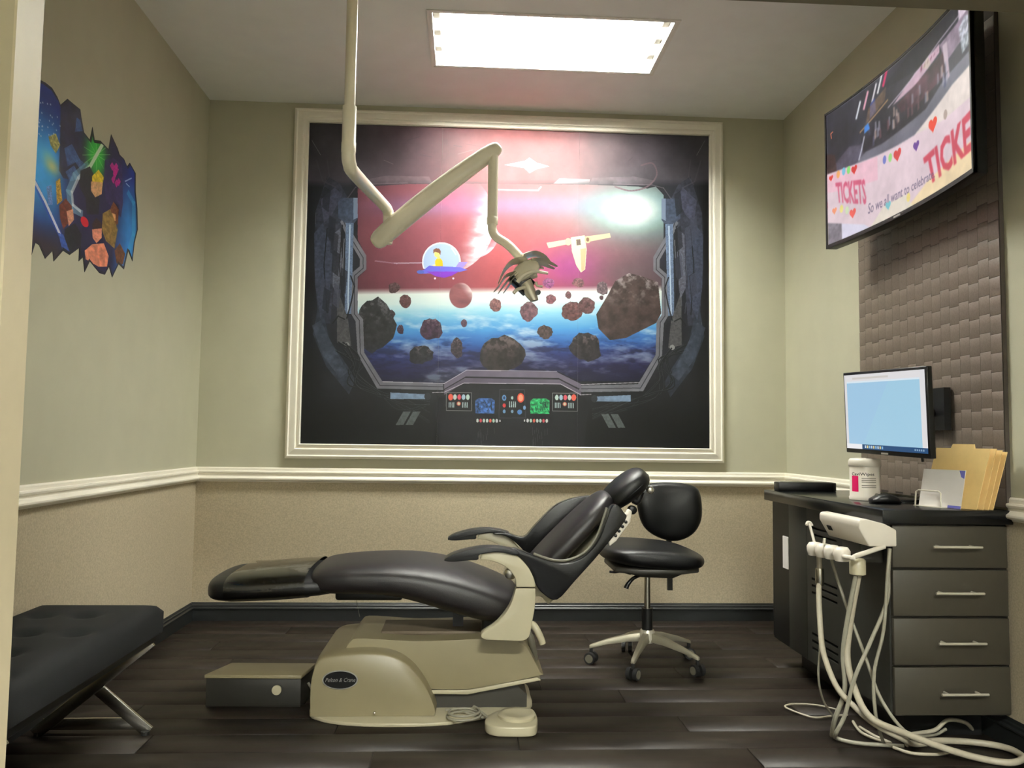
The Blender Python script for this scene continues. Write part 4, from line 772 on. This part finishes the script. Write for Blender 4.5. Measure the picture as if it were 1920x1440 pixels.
# badge
mb = MB(); el = [(1.045+.063*cos(a), .142+.033*sin(a)) for a in [2*pi*i/36 for i in range(36)]]
bd = MB().prism(el, 'y', -1.6285, -1.622).build('badge', M['silver'], cvr)
MB().prism([(1.045+(x-1.045)*.93, .142+(z-.142)*.9) for x, z in el], 'y', -1.6300, -1.6285).build('badge_face', M['black'], bd) if False else MB().prism([(1.045+(x-1.045)*.93, .142+(z-.142)*.9) for x, z in el], 'y', -1.6300, -1.6280).build('badge_face', M['black'], cvr)
text_obj('badge_lettering', 'Pelton & Crane', M['silver'], cvr, lambda u, v: (.992+.106*u+.006*v, -1.6306, .136+.020*v))
MB().lathe([(.002, -.012), (.005, -.010), (.005, .0)], (1.17, -1.628, .028), 'y', 12).build('screw', M['chrome'], cvr, smooth=True)
# lift arm
arm = cr([(1.06, .20, 0), (1.07, .262, 0), (1.12, .272, 0), (1.3, .262, 0), (1.5, .268, 0), (1.62, .272, 0), (1.70, .252, 0), (1.735, .205, 0), (1.765, .15, 0), (1.768, .138, 0), (1.62, .108, 0), (1.50, .089, 0), (1.38, .09, 0), (1.2, .10, 0)], 3, True)
MB().prism([(p.x, p.y) for p in arm], 'y', -1.565, -1.175).build('lift_arm', M['beige'], t, bevel=.022, seg=4, ang=60)
MB().box(1.17, 1.60, -1.47, -1.27, .262, .277).build('arm_slot', mat('brown_grey_mat', (100, 88, 72), .6, var=.05), t, bevel=.004)
MB().prism([(1.2, .07), (1.38, .07), (1.5, .068), (1.77, .118), (1.755, .13), (1.5, .085), (1.2, .085)], 'y', -1.56, -1.18).build('lower_lip', M['cream'], t, bevel=.003)
MB().prism([(1.35, .013), (1.72, .013), (1.72, .06), (1.68, .095), (1.35, .066)], 'y', -1.53, -1.21).build('rear_block', M['darkgrey'], t)
MB().box(1.55, 1.68, -1.49, -1.25, .25, .36).build('neck', M['blackmetal'], t, bevel=.01)
MB().tube([(1.70, -1.37, .26), (1.735, -1.40, .25), (1.75, -1.40, .20), (1.76, -1.40, .15)], .014, 12, 4).build('cable_guide', M['greyplastic'], t, smooth=True)
# seat
sec = [(.915, .505, .455, .17, 2.6), (.925, .522, .435, .235, 3), (.955, .530, .425, .255, 3.2), (1.05, .542, .425, .27, 3.2), (1.2, .549, .425, .28, 3.2), (1.32, .546, .395, .285, 3.2), (1.45, .524, .352, .285, 3.2), (1.58, .48, .318, .275, 3.2), (1.66, .445, .312, .25, 3), (1.70, .42, .325, .20, 2.6)]
ss = MB(); ss.loft([((x, YC, (a+b)/2), (0, w, 0), (0, 0, (a-b)/2), e) for x, a, b, w, e in sec], 36); ss.build('seat_cushion', M['leather2'], t, smooth=True, sub=1)
sec = [(.538, .460, .424, .10, 2.6), (.541, .472, .412, .15, 2.8), (.550, .482, .404, .195, 3), (.575, .489, .400, .232, 3.4), (.61, .491, .399, .248, 3.6), (.68, .494, .399, .253, 3.6), (.8, .502, .404, .256, 3.4), (.98, .508, .42, .255, 3), (1.0, .50, .425, .24, 3)]
MB().loft([((x, YC, (a+b)/2), (0, w, 0), (0, 0, (a-b)/2), e) for x, a, b, w, e in sec], 36).build('leg_rest', M['leather'], t, smooth=True, sub=1)
sec = [(.622, .499, .396, .252, 3.4), (.635, .502, .395, .256, 3.4), (.70, .506, .396, .26, 3), (.8, .515, .400, .263, 3), (.91, .522, .41, .264, 3)]
mb = MB(); mb.loft([((x, YC, (a+b)/2), (0, w, 0), (0, 0, (a-b)/2), e) for x, a, b, w, e in sec], 36); mb.f = [f for f in mb.f if len(f) < 10]; mb.build('plastic_cover', M['film'], t, smooth=True)
MB().box(1.0, 1.25, -1.5, -1.24, .395, .43).build('seat_pan', M['blackmetal'], t, bevel=.01)
MB().box(1.44, 1.48, -1.45, -1.4, .29, .36).build('bracket', M['blackmetal'], t)
MB().tube([(1.072, -1.45, .43), (1.075, -1.45, .38), (1.088, -1.45, .325)], .0009, 6, 4).build('thread', M['greyplastic'], t)
# arm supports
low = cr([(1.545, .306, 0), (1.548, .322, 0), (1.60, .358, 0), (1.643, .415, 0), (1.664, .477, 0)], 5)+cr([(1.733, .477, 0), (1.732, .42, 0), (1.722, .36, 0), (1.703, .30, 0), (1.62, .297, 0), (1.56, .299, 0)], 5)
upp = cr([(1.664, .482, 0), (1.660, .515, 0), (1.63, .550, 0), (1.58, .572, 0), (1.535, .578, 0)], 5)+cr([(1.54, .598, 0), (1.60, .606, 0), (1.66, .592, 0), (1.705, .552, 0), (1.728, .51, 0), (1.733, .482, 0)], 5)
pad = cr([(1.408, .577, 0), (1.44, .597, 0), (1.50, .614, 0), (1.56, .622, 0), (1.62, .618, 0), (1.67, .605, 0), (1.66, .596, 0), (1.60, .606, 0), (1.535, .598, 0), (1.528, .580, 0), (1.50, .577, 0), (1.44, .572, 0)], 4, True)
for y0, y1, sgn in ((-1.70, -1.645, 1), (-1.095, -1.04, -1)):
    MB().prism([(p.x, p.y) for p in low], 'y', y0, y1).build('arm_support', M['cream'], t, bevel=.014, seg=3, ang=50)
    MB().prism([(p.x, p.y) for p in upp], 'y', y0, y1).build('arm_cover', M['cream'], t, bevel=.014, seg=3, ang=50)
    MB().prism([(p.x, p.y) for p in pad], 'y', y0-.014, y1+.014).build('armrest', M['leather'], t, bevel=.012, seg=3, ang=40)
MB().lathe([(.016, -.012), (.022, -.008), (.022, .008), (.014, .012)], (1.648, -1.62, .518), 'y', 20).build('pivot_knob', M['chrome'], t, smooth=True)
MB().box(1.60, 1.70, -1.65, -1.09, .31, .35).build('cross_bar', M['blackmetal'], t, bevel=.01)
MB().tube([(1.712, -1.60, .335), (1.735, -1.62, .33), (1.755, -1.63, .30), (1.768, -1.63, .268)], [.014, .012], 12, 5).build('recline_lever', M['cream'], t, smooth=True)
# backrest
B0, B1 = Vector((1.735, YC, .475)), Vector((2.045, YC, .785)); ax = (B1-B0).normalized(); nb = Vector((-ax.z, 0, ax.x))
sec = [(-.03, .10, .016, 2.6), (-.015, .15, .034, 2.8), (.04, .18, .042, 3), (.15, .195, .045, 3), (.28, .19, .045, 3), (.38, .165, .042, 2.8), (.43, .12, .036, 2.6), (.45, .07, .02, 2.4)]
MB().loft([(B0+ax*s, (0, w, 0), nb*h_, e) for s, w, h_, e in sec], 32).build('backrest', M['leather2'], t, smooth=True, sub=1)
wn = cr([(1.60, .604, 0), (1.66, .612, 0), (1.73, .585, 0), (1.80, .562, 0), (1.86, .562, 0), (1.92, .59, 0), (1.965, .645, 0), (1.99, .71, 0), (2.01, .76, 0), (2.03, .772, 0), (2.055, .745, 0), (2.06, .715, 0), (1.97, .60, 0), (1.88, .50, 0), (1.815, .432, 0), (1.765, .452, 0), (1.735, .49, 0), (1.71, .545, 0), (1.66, .592, 0)], 4, True)
MB().prism([(p.x, p.y) for p in wn], 'y', -1.665, -1.61).build('side_wing', M['glossleather'], t, bevel=.016, seg=3, ang=40)
wf = cr([(1.60, .604, 0), (1.66, .606, 0), (1.73, .590, 0), (1.78, .64, 0), (1.86, .72, 0), (1.93, .752, 0), (2.0, .765, 0), (2.045, .76, 0), (2.05, .72, 0), (1.95, .60, 0), (1.83, .47, 0), (1.77, .48, 0), (1.72, .545, 0), (1.66, .592, 0)], 4, True)
MB().prism([(p.x, p.y) for p in wf], 'y', -1.13, -1.075).build('side_wing', M['glossleather'], t, bevel=.016, seg=3, ang=40)
# edge tube along the near wing, its grey standing in for a gloss highlight
MB().tube([(1.73, -1.63, .590), (1.80, -1.625, .567), (1.86, -1.62, .567), (1.92, -1.615, .594), (1.965, -1.605, .648), (1.99, -1.60, .712), (2.005, -1.59, .755)], .005, 8, 5).build('highlight_piping', M['greyplastic'], t, smooth=True)
sh = [(1.802, .418), (1.93, .545), (2.05, .690), (2.07, .742), (2.055, .748), (2.035, .70), (1.92, .562), (1.79, .436)]
MB().prism(sh, 'y', -1.63, -1.11).build('back_shell', M['cream'], t, bevel=.005)
kp = MB().prism([(2.0, .652), (2.035, .692), (2.075, .757), (2.088, .748), (2.082, .71), (2.03, .64), (2.005, .62)], 'y', -1.655, -1.63).build('keypad', M['white'], t, bevel=.005)
for k in range(4): MB().lathe([(.002, -.003), (.006, -.002), (.006, .002)], (2.027+.0125*k, -1.656, .660+.0165*k), 'y', 12).build('button', M['black'], kp)
MB().prism([(1.735, .43), (1.735, .50), (1.77, .495), (1.805, .455), (1.815, .425), (1.79, .40), (1.765, .43)], 'y', -1.6, -1.14).build('back_hinge', M['cream'], t, bevel=.006)
# headrest
H0 = Vector((2.118, YC, .815)); ha = Vector((.78, 0, .63)).normalized(); hn = Vector((-ha.z, 0, ha.x))
sec = [(-.105, .04, .018, 2.2), (-.098, .08, .034, 2.3), (-.07, .115, .048, 2.4), (0, .13, .053, 2.5), (.06, .125, .05, 2.4), (.092, .085, .036, 2.3), (.10, .04, .018, 2.2)]
hd = MB().loft([(H0+ha*s, (0, w, 0), hn*h_, e) for s, w, h_, e in sec], 32).build('headrest', M['leather'], t, smooth=True, sub=1)
seam = [H0+ha*(.103*cos(a))+Vector((0, .132*sin(a), 0))-hn*.012 for a in [2*pi*i/40 for i in range(41)]]
MB().tube(seam, .0025, 6).build('seam', M['blackmetal'], hd, smooth=True)
MB().tube([B0+ax*.40-nb*.03, B0+ax*.50-nb*.055, H0-hn*.07, H0-hn*.05+ha*.04], .014, 12, 4).build('headrest_bracket', M['blackmetal'], t, smooth=True)
MB().lathe([(.012, -.016), (.017, -.012), (.017, .012), (.012, .016)], (2.125, -1.47, .738), 'y', 18).build('headrest_knob', M['black'], t, smooth=True)
MB().lathe([(.010, -.014), (.015, -.010), (.015, .010), (.010, .014)], (2.205, -1.43, .812), 'y', 18).build('headrest_knob', M['chrome'], t, smooth=True)

# foot control with coiled cord
t = thing('foot_control', 'small cream foot control with round pedal beside the chair base', 'foot control', (1.65, -1.71, 0))
fo = cr([(1.562, -1.76, 0), (1.565, -1.70, 0), (1.60, -1.64, 0), (1.66, -1.60, 0), (1.725, -1.605, 0), (1.742, -1.65, 0), (1.742, -1.74, 0), (1.722, -1.80, 0), (1.64, -1.805, 0), (1.59, -1.795, 0)], 4, True)
MB().prism([(p.x, p.y) for p in fo], 'z', 0, .034).build('body', M['cream'], t, bevel=.006, seg=3)
MB().lathe([(.066, .034), (.066, .044), (.060, .049), (.045, .048), (.030, .045), (.002, .044)], (1.672, -1.70, 0), n=36).build('pedal_disc', M['cream'], t, smooth=True)
cp = []
for k in range(46):
    a = k*.30; rr_ = .062-.0002*k; cp.append((1.488+rr_*cos(a), -1.66+rr_*.95*sin(a), .018+.0006*k if True else 0))
MB().tube([(1.42, -1.58, .020), (1.47, -1.595, .022)]+cp+[(1.555, -1.65, .03), (1.575, -1.69, .024)], .0042, 8, 2).build('cord', M['greyhose'], t, smooth=True)

# junction box on the floor
t = thing('utility_box', 'low dark grey floor box with beige lid beside the chair base', 'box', (.72, -1.40, 0))
MB().prism([(.529, -1.465), (.880, -1.478), (.900, -1.325), (.583, -1.315)], 'z', 0.0, .105).build('body', M['boxside'], t, bevel=.002)
lidP = [(.524, -1.474), (.882, -1.487), (.907, -1.318), (.578, -1.308)]
MB().prism(lidP, 'z', .105, .119).build('lid', M['beige'], t, bevel=.003)
MB().lathe([(.004, 0), (.0175, .001), (.0175, .008), (.006, .009), (.006, .022)], (.795, -1.499, .068), 'y', 24).build('knob', M['cream'], t, smooth=True)
MB().tube([(.895, -1.41, .07), (.915, -1.42, .045), (.93, -1.43, .04), (.945, -1.43, .06)], .006, 8, 4).build('tube', M['greyplastic'], t, smooth=True)

# ------------------------------------------------------------------ operator stool
SX, SY = 2.306, -.925
t = thing('operator_stool', 'black leather swivel stool with round backrest on five chrome legs', 'stool', (SX, SY, 0))
MB().lathe([(.02, .10), (.034, .105), (.038, .125), (.034, .15), (.03, .16)], (SX, SY, 0), n=24).build('hub', M['steel'], t, smooth=True)
for k in range(5):
    a = radians(30+72*k-2); d = Vector((cos(a), sin(a), 0)); p = Vector((-sin(a), cos(a), 0)); c0 = Vector((SX, SY, 0)); R = []
    for s, zt, th, w in ((.02, .150, .040, .019), (.09, .138, .033, .0155), (.18, .112, .023, .0125), (.245, .088, .016, .0115), (.258, .082, .013, .009)):
        c = c0+d*s; R.append([c+p*w+Vector((0, 0, zt-th)), c+p*w*.75+Vector((0, 0, zt)), c-p*w*.75+Vector((0, 0, zt)), c-p*w+Vector((0, 0, zt-th))])
    lg = MB().rings(R).build('leg', M['alu'], t, bevel=.003)
    c = c0+d*.25; cs = MB(); cs.cyl(c+Vector((0, 0, .046)), c+Vector((0, 0, .075)), .008, 12)
    q = (d*.4+p*.92).normalized() if k != 3 else (d*.2+p).normalized()
    for sg in (-1, 1): cs.tube([c+q*(sg*.007)+Vector((0, 0, .0265)), c+q*(sg*.011)+Vector((0, 0, .0265)), c+q*(sg*.021)+Vector((0, 0, .0265)), c+q*(sg*.024)+Vector((0, 0, .0265))], .026, 20)
    cst = cs.build('caster', M['rubber'], lg, smooth=True)
    for sg in (-1, 1): MB().cyl(c+q*(sg*.0235)+Vector((0, 0, .0265)), c+q*(sg*.0265)+Vector((0, 0, .0265)), .018, 18).build('caster_cap', M['greyplastic'], lg, smooth=True)
MB().cyl((SX, SY, .15), (SX, SY, .255), .024, 24).build('column_sleeve', M['blackmetal'], t, smooth=True)
MB().cyl((SX, SY, .25), (SX, SY, .42), .014, 20).build('gas_column', M['chrome'], t, smooth=True)
MB().prism([(2.17, .455), (2.17, .43), (2.26, .405), (2.40, .40), (2.45, .42), (2.50, .455)], 'y', SY-.09, SY+.09).build('mechanism', M['darkgrey'], t, bevel=.006)
sec = []
for yy, w, zt, th in ((-1.165, .10, .522, .022), (-1.15, .165, .535, .036), (-1.10, .205, .54, .044), (-1.0, .232, .542, .048), (-.88, .235, .542, .05), (-.78, .215, .548, .05), (-.73, .17, .545, .042), (-.715, .11, .535, .026)):
    sec.append(((2.315, yy, zt-th-.0+.0), (w, 0, -.016*w/.23), (0, 0, th), 2.7))
MB().loft(sec, 32).build('seat', M['leather'], t, smooth=True, sub=1)
MB().prism([(2.13, -1.08), (2.22, -1.13), (2.42, -1.13), (2.5, -1.08), (2.5, -.8), (2.42, -.75), (2.2, -.75), (2.13, -.8)], 'z', .436, .458).build('seat_pan', M['darkgrey'], t, bevel=.006)
MB().tube([(2.47, -.68, .29), (2.47, -.675, .40), (2.47, -.655, .55), (2.46, -.64, .64)], .016, 4).build('back_post', M['blackmetal'], t)
MB().box(2.32, 2.48, -.73, -.66, .415, .435).build('post_bracket', M['blackmetal'], t)
ob = cr([(2.30, 0, .70), (2.312, 0, .76), (2.36, 0, .798), (2.45, 0, .808), (2.55, 0, .80), (2.602, 0, .775), (2.618, 0, .70), (2.612, 0, .62), (2.57, 0, .555), (2.49, 0, .524), (2.40, 0, .545), (2.33, 0, .60)], 4, True)
cb = Vector((2.46, 0, .67)); R = []
for yy, s in ((-.735, .55), (-.732, .80), (-.722, .93), (-.705, 1.0), (-.685, .985), (-.675, .93)): R.append([(cb.x+(p.x-cb.x)*s, yy+.05*((p.x-cb.x)/.16)**2*-.35, cb.z+(p.z-cb.z)*s) for p in ob])
MB().rings(R).build('backrest', M['leather'], t, smooth=True, sub=1)
R = []
for yy, s in ((-.676, .9), (-.664, .88), (-.655, .8)): R.append([(cb.x+.012+(p.x-cb.x)*s, yy, cb.z+(p.z-cb.z)*s) for p in ob])
MB().rings(R).build('back_shell', M['darkgrey'], t, smooth=True)
MB().tube([(2.215, -1.0, .420), (2.17, -1.02, .432), (2.14, -1.03, .430), (2.115, -1.03, .432)], [.007, .005], 10, 4).build('height_lever', M['blackmetal'], t, smooth=True)
MB().tube([(2.26, -1.0, .412), (2.225, -1.01, .400), (2.20, -1.015, .375), (2.192, -1.015, .358)], [.006, .012], 10, 4).build('tilt_lever', M['black'], t, smooth=True)

# ------------------------------------------------------------------ tufted bench
t = thing('bench', 'black tufted fabric bench on crossed chrome legs under the wall sticker', 'bench', (.24, -2.2, 0))
BX0, BX1, BY0, BY1 = .035, .455, -2.735, -1.725; nx, ny = 24, 48; v = []; tuft = [(.155+.0, -1.93), (.288, -1.93), (.40, -1.93)]
tuft = [(x, yy) for yy in (-1.93, -2.165, -2.40, -2.62) for x in (.13, .262, .385)]
tuft = [(x, yy) for j, yy in enumerate((-1.925, -2.165, -2.395, -2.62)) for x in ((.15, .285) if j % 2 == 0 else (.09, .225, .36))]
def btop(x, yy):
    e = min((x-BX0), (BX1-x), (yy-BY0), (BY1-yy)); z = .432-.03*math.exp(-e/.014)
    for a, b in tuft: z -= .024*math.exp(-(((x-a)/.034)**2+((yy-b)/.034)**2))
    return z
for j in range(ny+1):
    for i in range(nx+1): x = BX0+(BX1-BX0)*i/nx; yy = BY0+(BY1-BY0)*j/ny; v.append((x, yy, btop(x, yy)))
f = [(j*(nx+1)+i, j*(nx+1)+i+1, (j+1)*(nx+1)+i+1, (j+1)*(nx+1)+i) for j in range(ny) for i in range(nx)]
bd_ = [i for i in range(nx+1)]+[(j+1)*(nx+1)-1 for j in range(1, ny+1)]+[ny*(nx+1)+i for i in range(nx-1, -1, -1)]+[j*(nx+1) for j in range(ny-1, 0, -1)]
k = len(v); v += [(v[i][0], v[i][1], .335) for i in bd_]; nb_ = len(bd_)
f += [(bd_[i], bd_[(i+1) % nb_], k+(i+1) % nb_, k+i) for i in range(nb_)]+[tuple(range(k, k+nb_))]
cu_ = MB().add(v, f).build('cushion', M['fabric'], t, smooth=True)
for a, b in tuft: MB().lathe([(.009, -.002), (.009, .003), (.005, .006), (.001, .007)], (a, b, btop(a, b)), n=12).build('button', M['fabric'], cu_, smooth=True)
MB().box(BX0+.02, BX1-.015, BY0+.02, BY1-.02, .305, .335).build('rail', M['blackmetal'], t, bevel=.003)
for yy in (-1.76, -2.66):
    for xa, xb, dy in ((.062, .43, 0), (.43, .062, .0125)):
        mb = MB(); a = Vector((xa, yy+dy, .006)); b = Vector((xb, yy+dy, .31)); d = (b-a).normalized(); s = d.cross(Vector((0, 1, 0))).normalized()
        mb.obox((a+b)/2, (b-a)/2, (0, .006, 0), s*.02); mb.build('leg', M['chrome'], t, bevel=.002)
    MB().box(.075, .40, yy+.019, yy+.031, .012, .05).build('cross_bar', M['chrome'], t, bevel=.002)
    for xa in (.07, .42): MB().cyl((xa, yy+.006, 0), (xa, yy+.006, .012), .014, 12).build('foot', M['rubber'], t)

# ------------------------------------------------------------------ ceiling-hung dental lamp
t = thing('dental_lamp', 'ivory jointed dental lamp hanging from the ceiling before the mural', 'dental lamp', (1.066, -1.9, H))
MB().lathe([(.075, 0), (.075, -.012), (.035, -.03), (.03, -.04)], (1.066, -1.9, H), n=32).build('ceiling_plate', M['armc'], t, smooth=True)
MB().cyl((1.066, -1.9, 2.12), (1.066, -1.9, H-.01), .0188, 24).build('pole', M['armc'], t, smooth=True)
MB().lathe([(.019, .03), (.0235, .028), (.0235, -.095), (.0245, -.097), (.0245, -.13)], (1.066, -1.9, 2.095), n=28).build('sleeve', M['armc'], t, smooth=True)
MB().tube([(1.066, -1.9, 1.99), (1.066, -1.9, 1.955), (1.068, -1.88, 1.93), (1.075, -1.80, 1.923), (1.118, -1.26, 1.972), (1.127, -1.17, 1.975), (1.131, -1.135, 1.955), (1.130, -1.13, 1.87)], .0235, 20, 4).build('swing_arm', M['armc'], t, smooth=True)
MB().lathe([(.021, .03), (.0255, .028), (.0255, -.02), (.02, -.04)], (1.128, -1.13, 1.875), n=24).build('elbow_collar', M['armc'], t, smooth=True)
P0, P1 = Vector((1.085, -1.135, 1.845)), Vector((1.585, -1.235, 2.23)); d = (P1-P0); dn = d.normalized(); sd = Vector((0, 1, 0)); sd = (sd-dn*sd.dot(dn)).normalized(); uu_ = sd.cross(dn)
if uu_.z < 0: uu_ = -uu_
sec = []
for s, a, b in ((-.035, .012, .014), (-.028, .024, .026), (0, .034, .041), (.15, .036, .044), (.5, .036, .043), (.85, .033, .038), (1.0, .029, .033), (1.028, .022, .022), (1.038, .01, .010)):
    sec.append((P0+d*s+uu_*.014*sin(pi*min(max(s, 0), 1)), sd*a, uu_*b, 2.6))
MB().loft(sec, 28).build('spring_arm', M['armc'], t, smooth=True, sub=1)
MB().tube([(1.575, -1.235, 2.215), (1.575, -1.24, 1.91)], .0215, 20).build('drop_post', M['armc'], t, smooth=True)
MB().lathe([(.0215, 0), (.023, -.002), (.023, -.03), (.0215, -.032)], (1.575, -1.24, 1.935), n=24).build('post_collar', M['armc'], t, smooth=True)
MB().tube([(1.575, -1.24, 1.905), (1.576, -1.24, 1.88), (1.592, -1.245, 1.85), (1.64, -1.26, 1.815), (1.69, -1.275, 1.76), (1.735, -1.29, 1.70), (1.745, -1.295, 1.672)], .019, 18, 5).build('yoke_arm', M['armc'], t, smooth=True)
hd = MB().loft([((1.695, -1.275, 1.735), (.012, 0, .008), (0, .02, 0), 2.3), ((1.70, -1.28, 1.725), (.045, 0, .028), (0, .045, 0), 2.5), ((1.715, -1.29, 1.70), (.055, 0, .036), (0, .055, 0), 2.6), ((1.735, -1.30, 1.665), (.042, 0, .03), (0, .05, 0), 2.6)], 24).build('head_body', M['armc'], t, smooth=True, sub=1)
MB().obox((1.70, -1.275, 1.655), (.032, 0, -.03), (0, .04, 0), (.022, 0, .024)).build('lamp_block', M['black'], t, bevel=.006)
MB().loft([((1.715, -1.30, 1.65), (.02, 0, .014), (0, .03, 0), 2.6), ((1.735, -1.31, 1.60), (.022, 0, .008), (0, .03, 0), 2.6), ((1.75, -1.315, 1.572), (.016, 0, .004), (0, .022, 0), 2.4)], 20).build('switch_block', M['steel'], t, smooth=True)
MB().lathe([(.002, -.003), (.011, -.002), (.011, .004)], (1.762, -1.342, 1.602), 'y', 16).build('switch_dial', M['black'], t)
def blade(P, w, yw, name, m):   # thin curved reflector blade
    P = cr([(a, 0, b) for a, b in P], 5); R = []; k = len(P)
    for i, p in enumerate(P):
        tg = (P[min(i+1, k-1)]-P[max(i-1, 0)]).normalized(); nn_ = Vector((-tg.z, 0, tg.x)); s = 1-.75*(i/(k-1))**1.5
        c = Vector((p.x, -1.285, p.z)); R.append([c+Vector((0, yw*s, 0)), c+nn_*w*s, c+Vector((0, -yw*s, 0)), c-nn_*w*.3*s])
    return MB().rings(R).build(name, m, t, smooth=True)
blade([(1.70, 1.745), (1.655, 1.735), (1.622, 1.70), (1.600, 1.645)], .016, .075, 'reflector_wing', M['armc'])
blade([(1.70, 1.755), (1.745, 1.772), (1.785, 1.765), (1.815, 1.742)], .016, .075, 'reflector_wing', M['armc'])
for P in ([(1.67, 1.69), (1.63, 1.675), (1.60, 1.63), (1.583, 1.61)], [(1.675, 1.685), (1.645, 1.665), (1.615, 1.625), (1.60, 1.602)], [(1.682, 1.68), (1.655, 1.655), (1.635, 1.625), (1.622, 1.605)],
          [(1.735, 1.745), (1.78, 1.748), (1.82, 1.735), (1.847, 1.722)], [(1.735, 1.732), (1.775, 1.735), (1.81, 1.722), (1.835, 1.712)], [(1.738, 1.715), (1.765, 1.72), (1.79, 1.712)]):
    blade(P, .008, .05, 'reflector_fin', M['armc'])
MB().tube([(1.678, -1.34, 1.642), (1.70, -1.35, 1.668), (1.74, -1.355, 1.685), (1.80, -1.35, 1.68)], [.009, .006], 12, 6).build('handle', M['armc'], t, smooth=True)
MB().tube([(1.662, -1.33, 1.598), (1.68, -1.33, 1.615), (1.712, -1.325, 1.625)], [.007, .007], 12, 6).build('handle', M['armc'], t, smooth=True)
MB().tube([(1.757, -1.29, 1.655), (1.762, -1.29, 1.64), (1.785, -1.29, 1.636)], [.006, .005], 12, 5).build('handle', M['armc'], t, smooth=True)
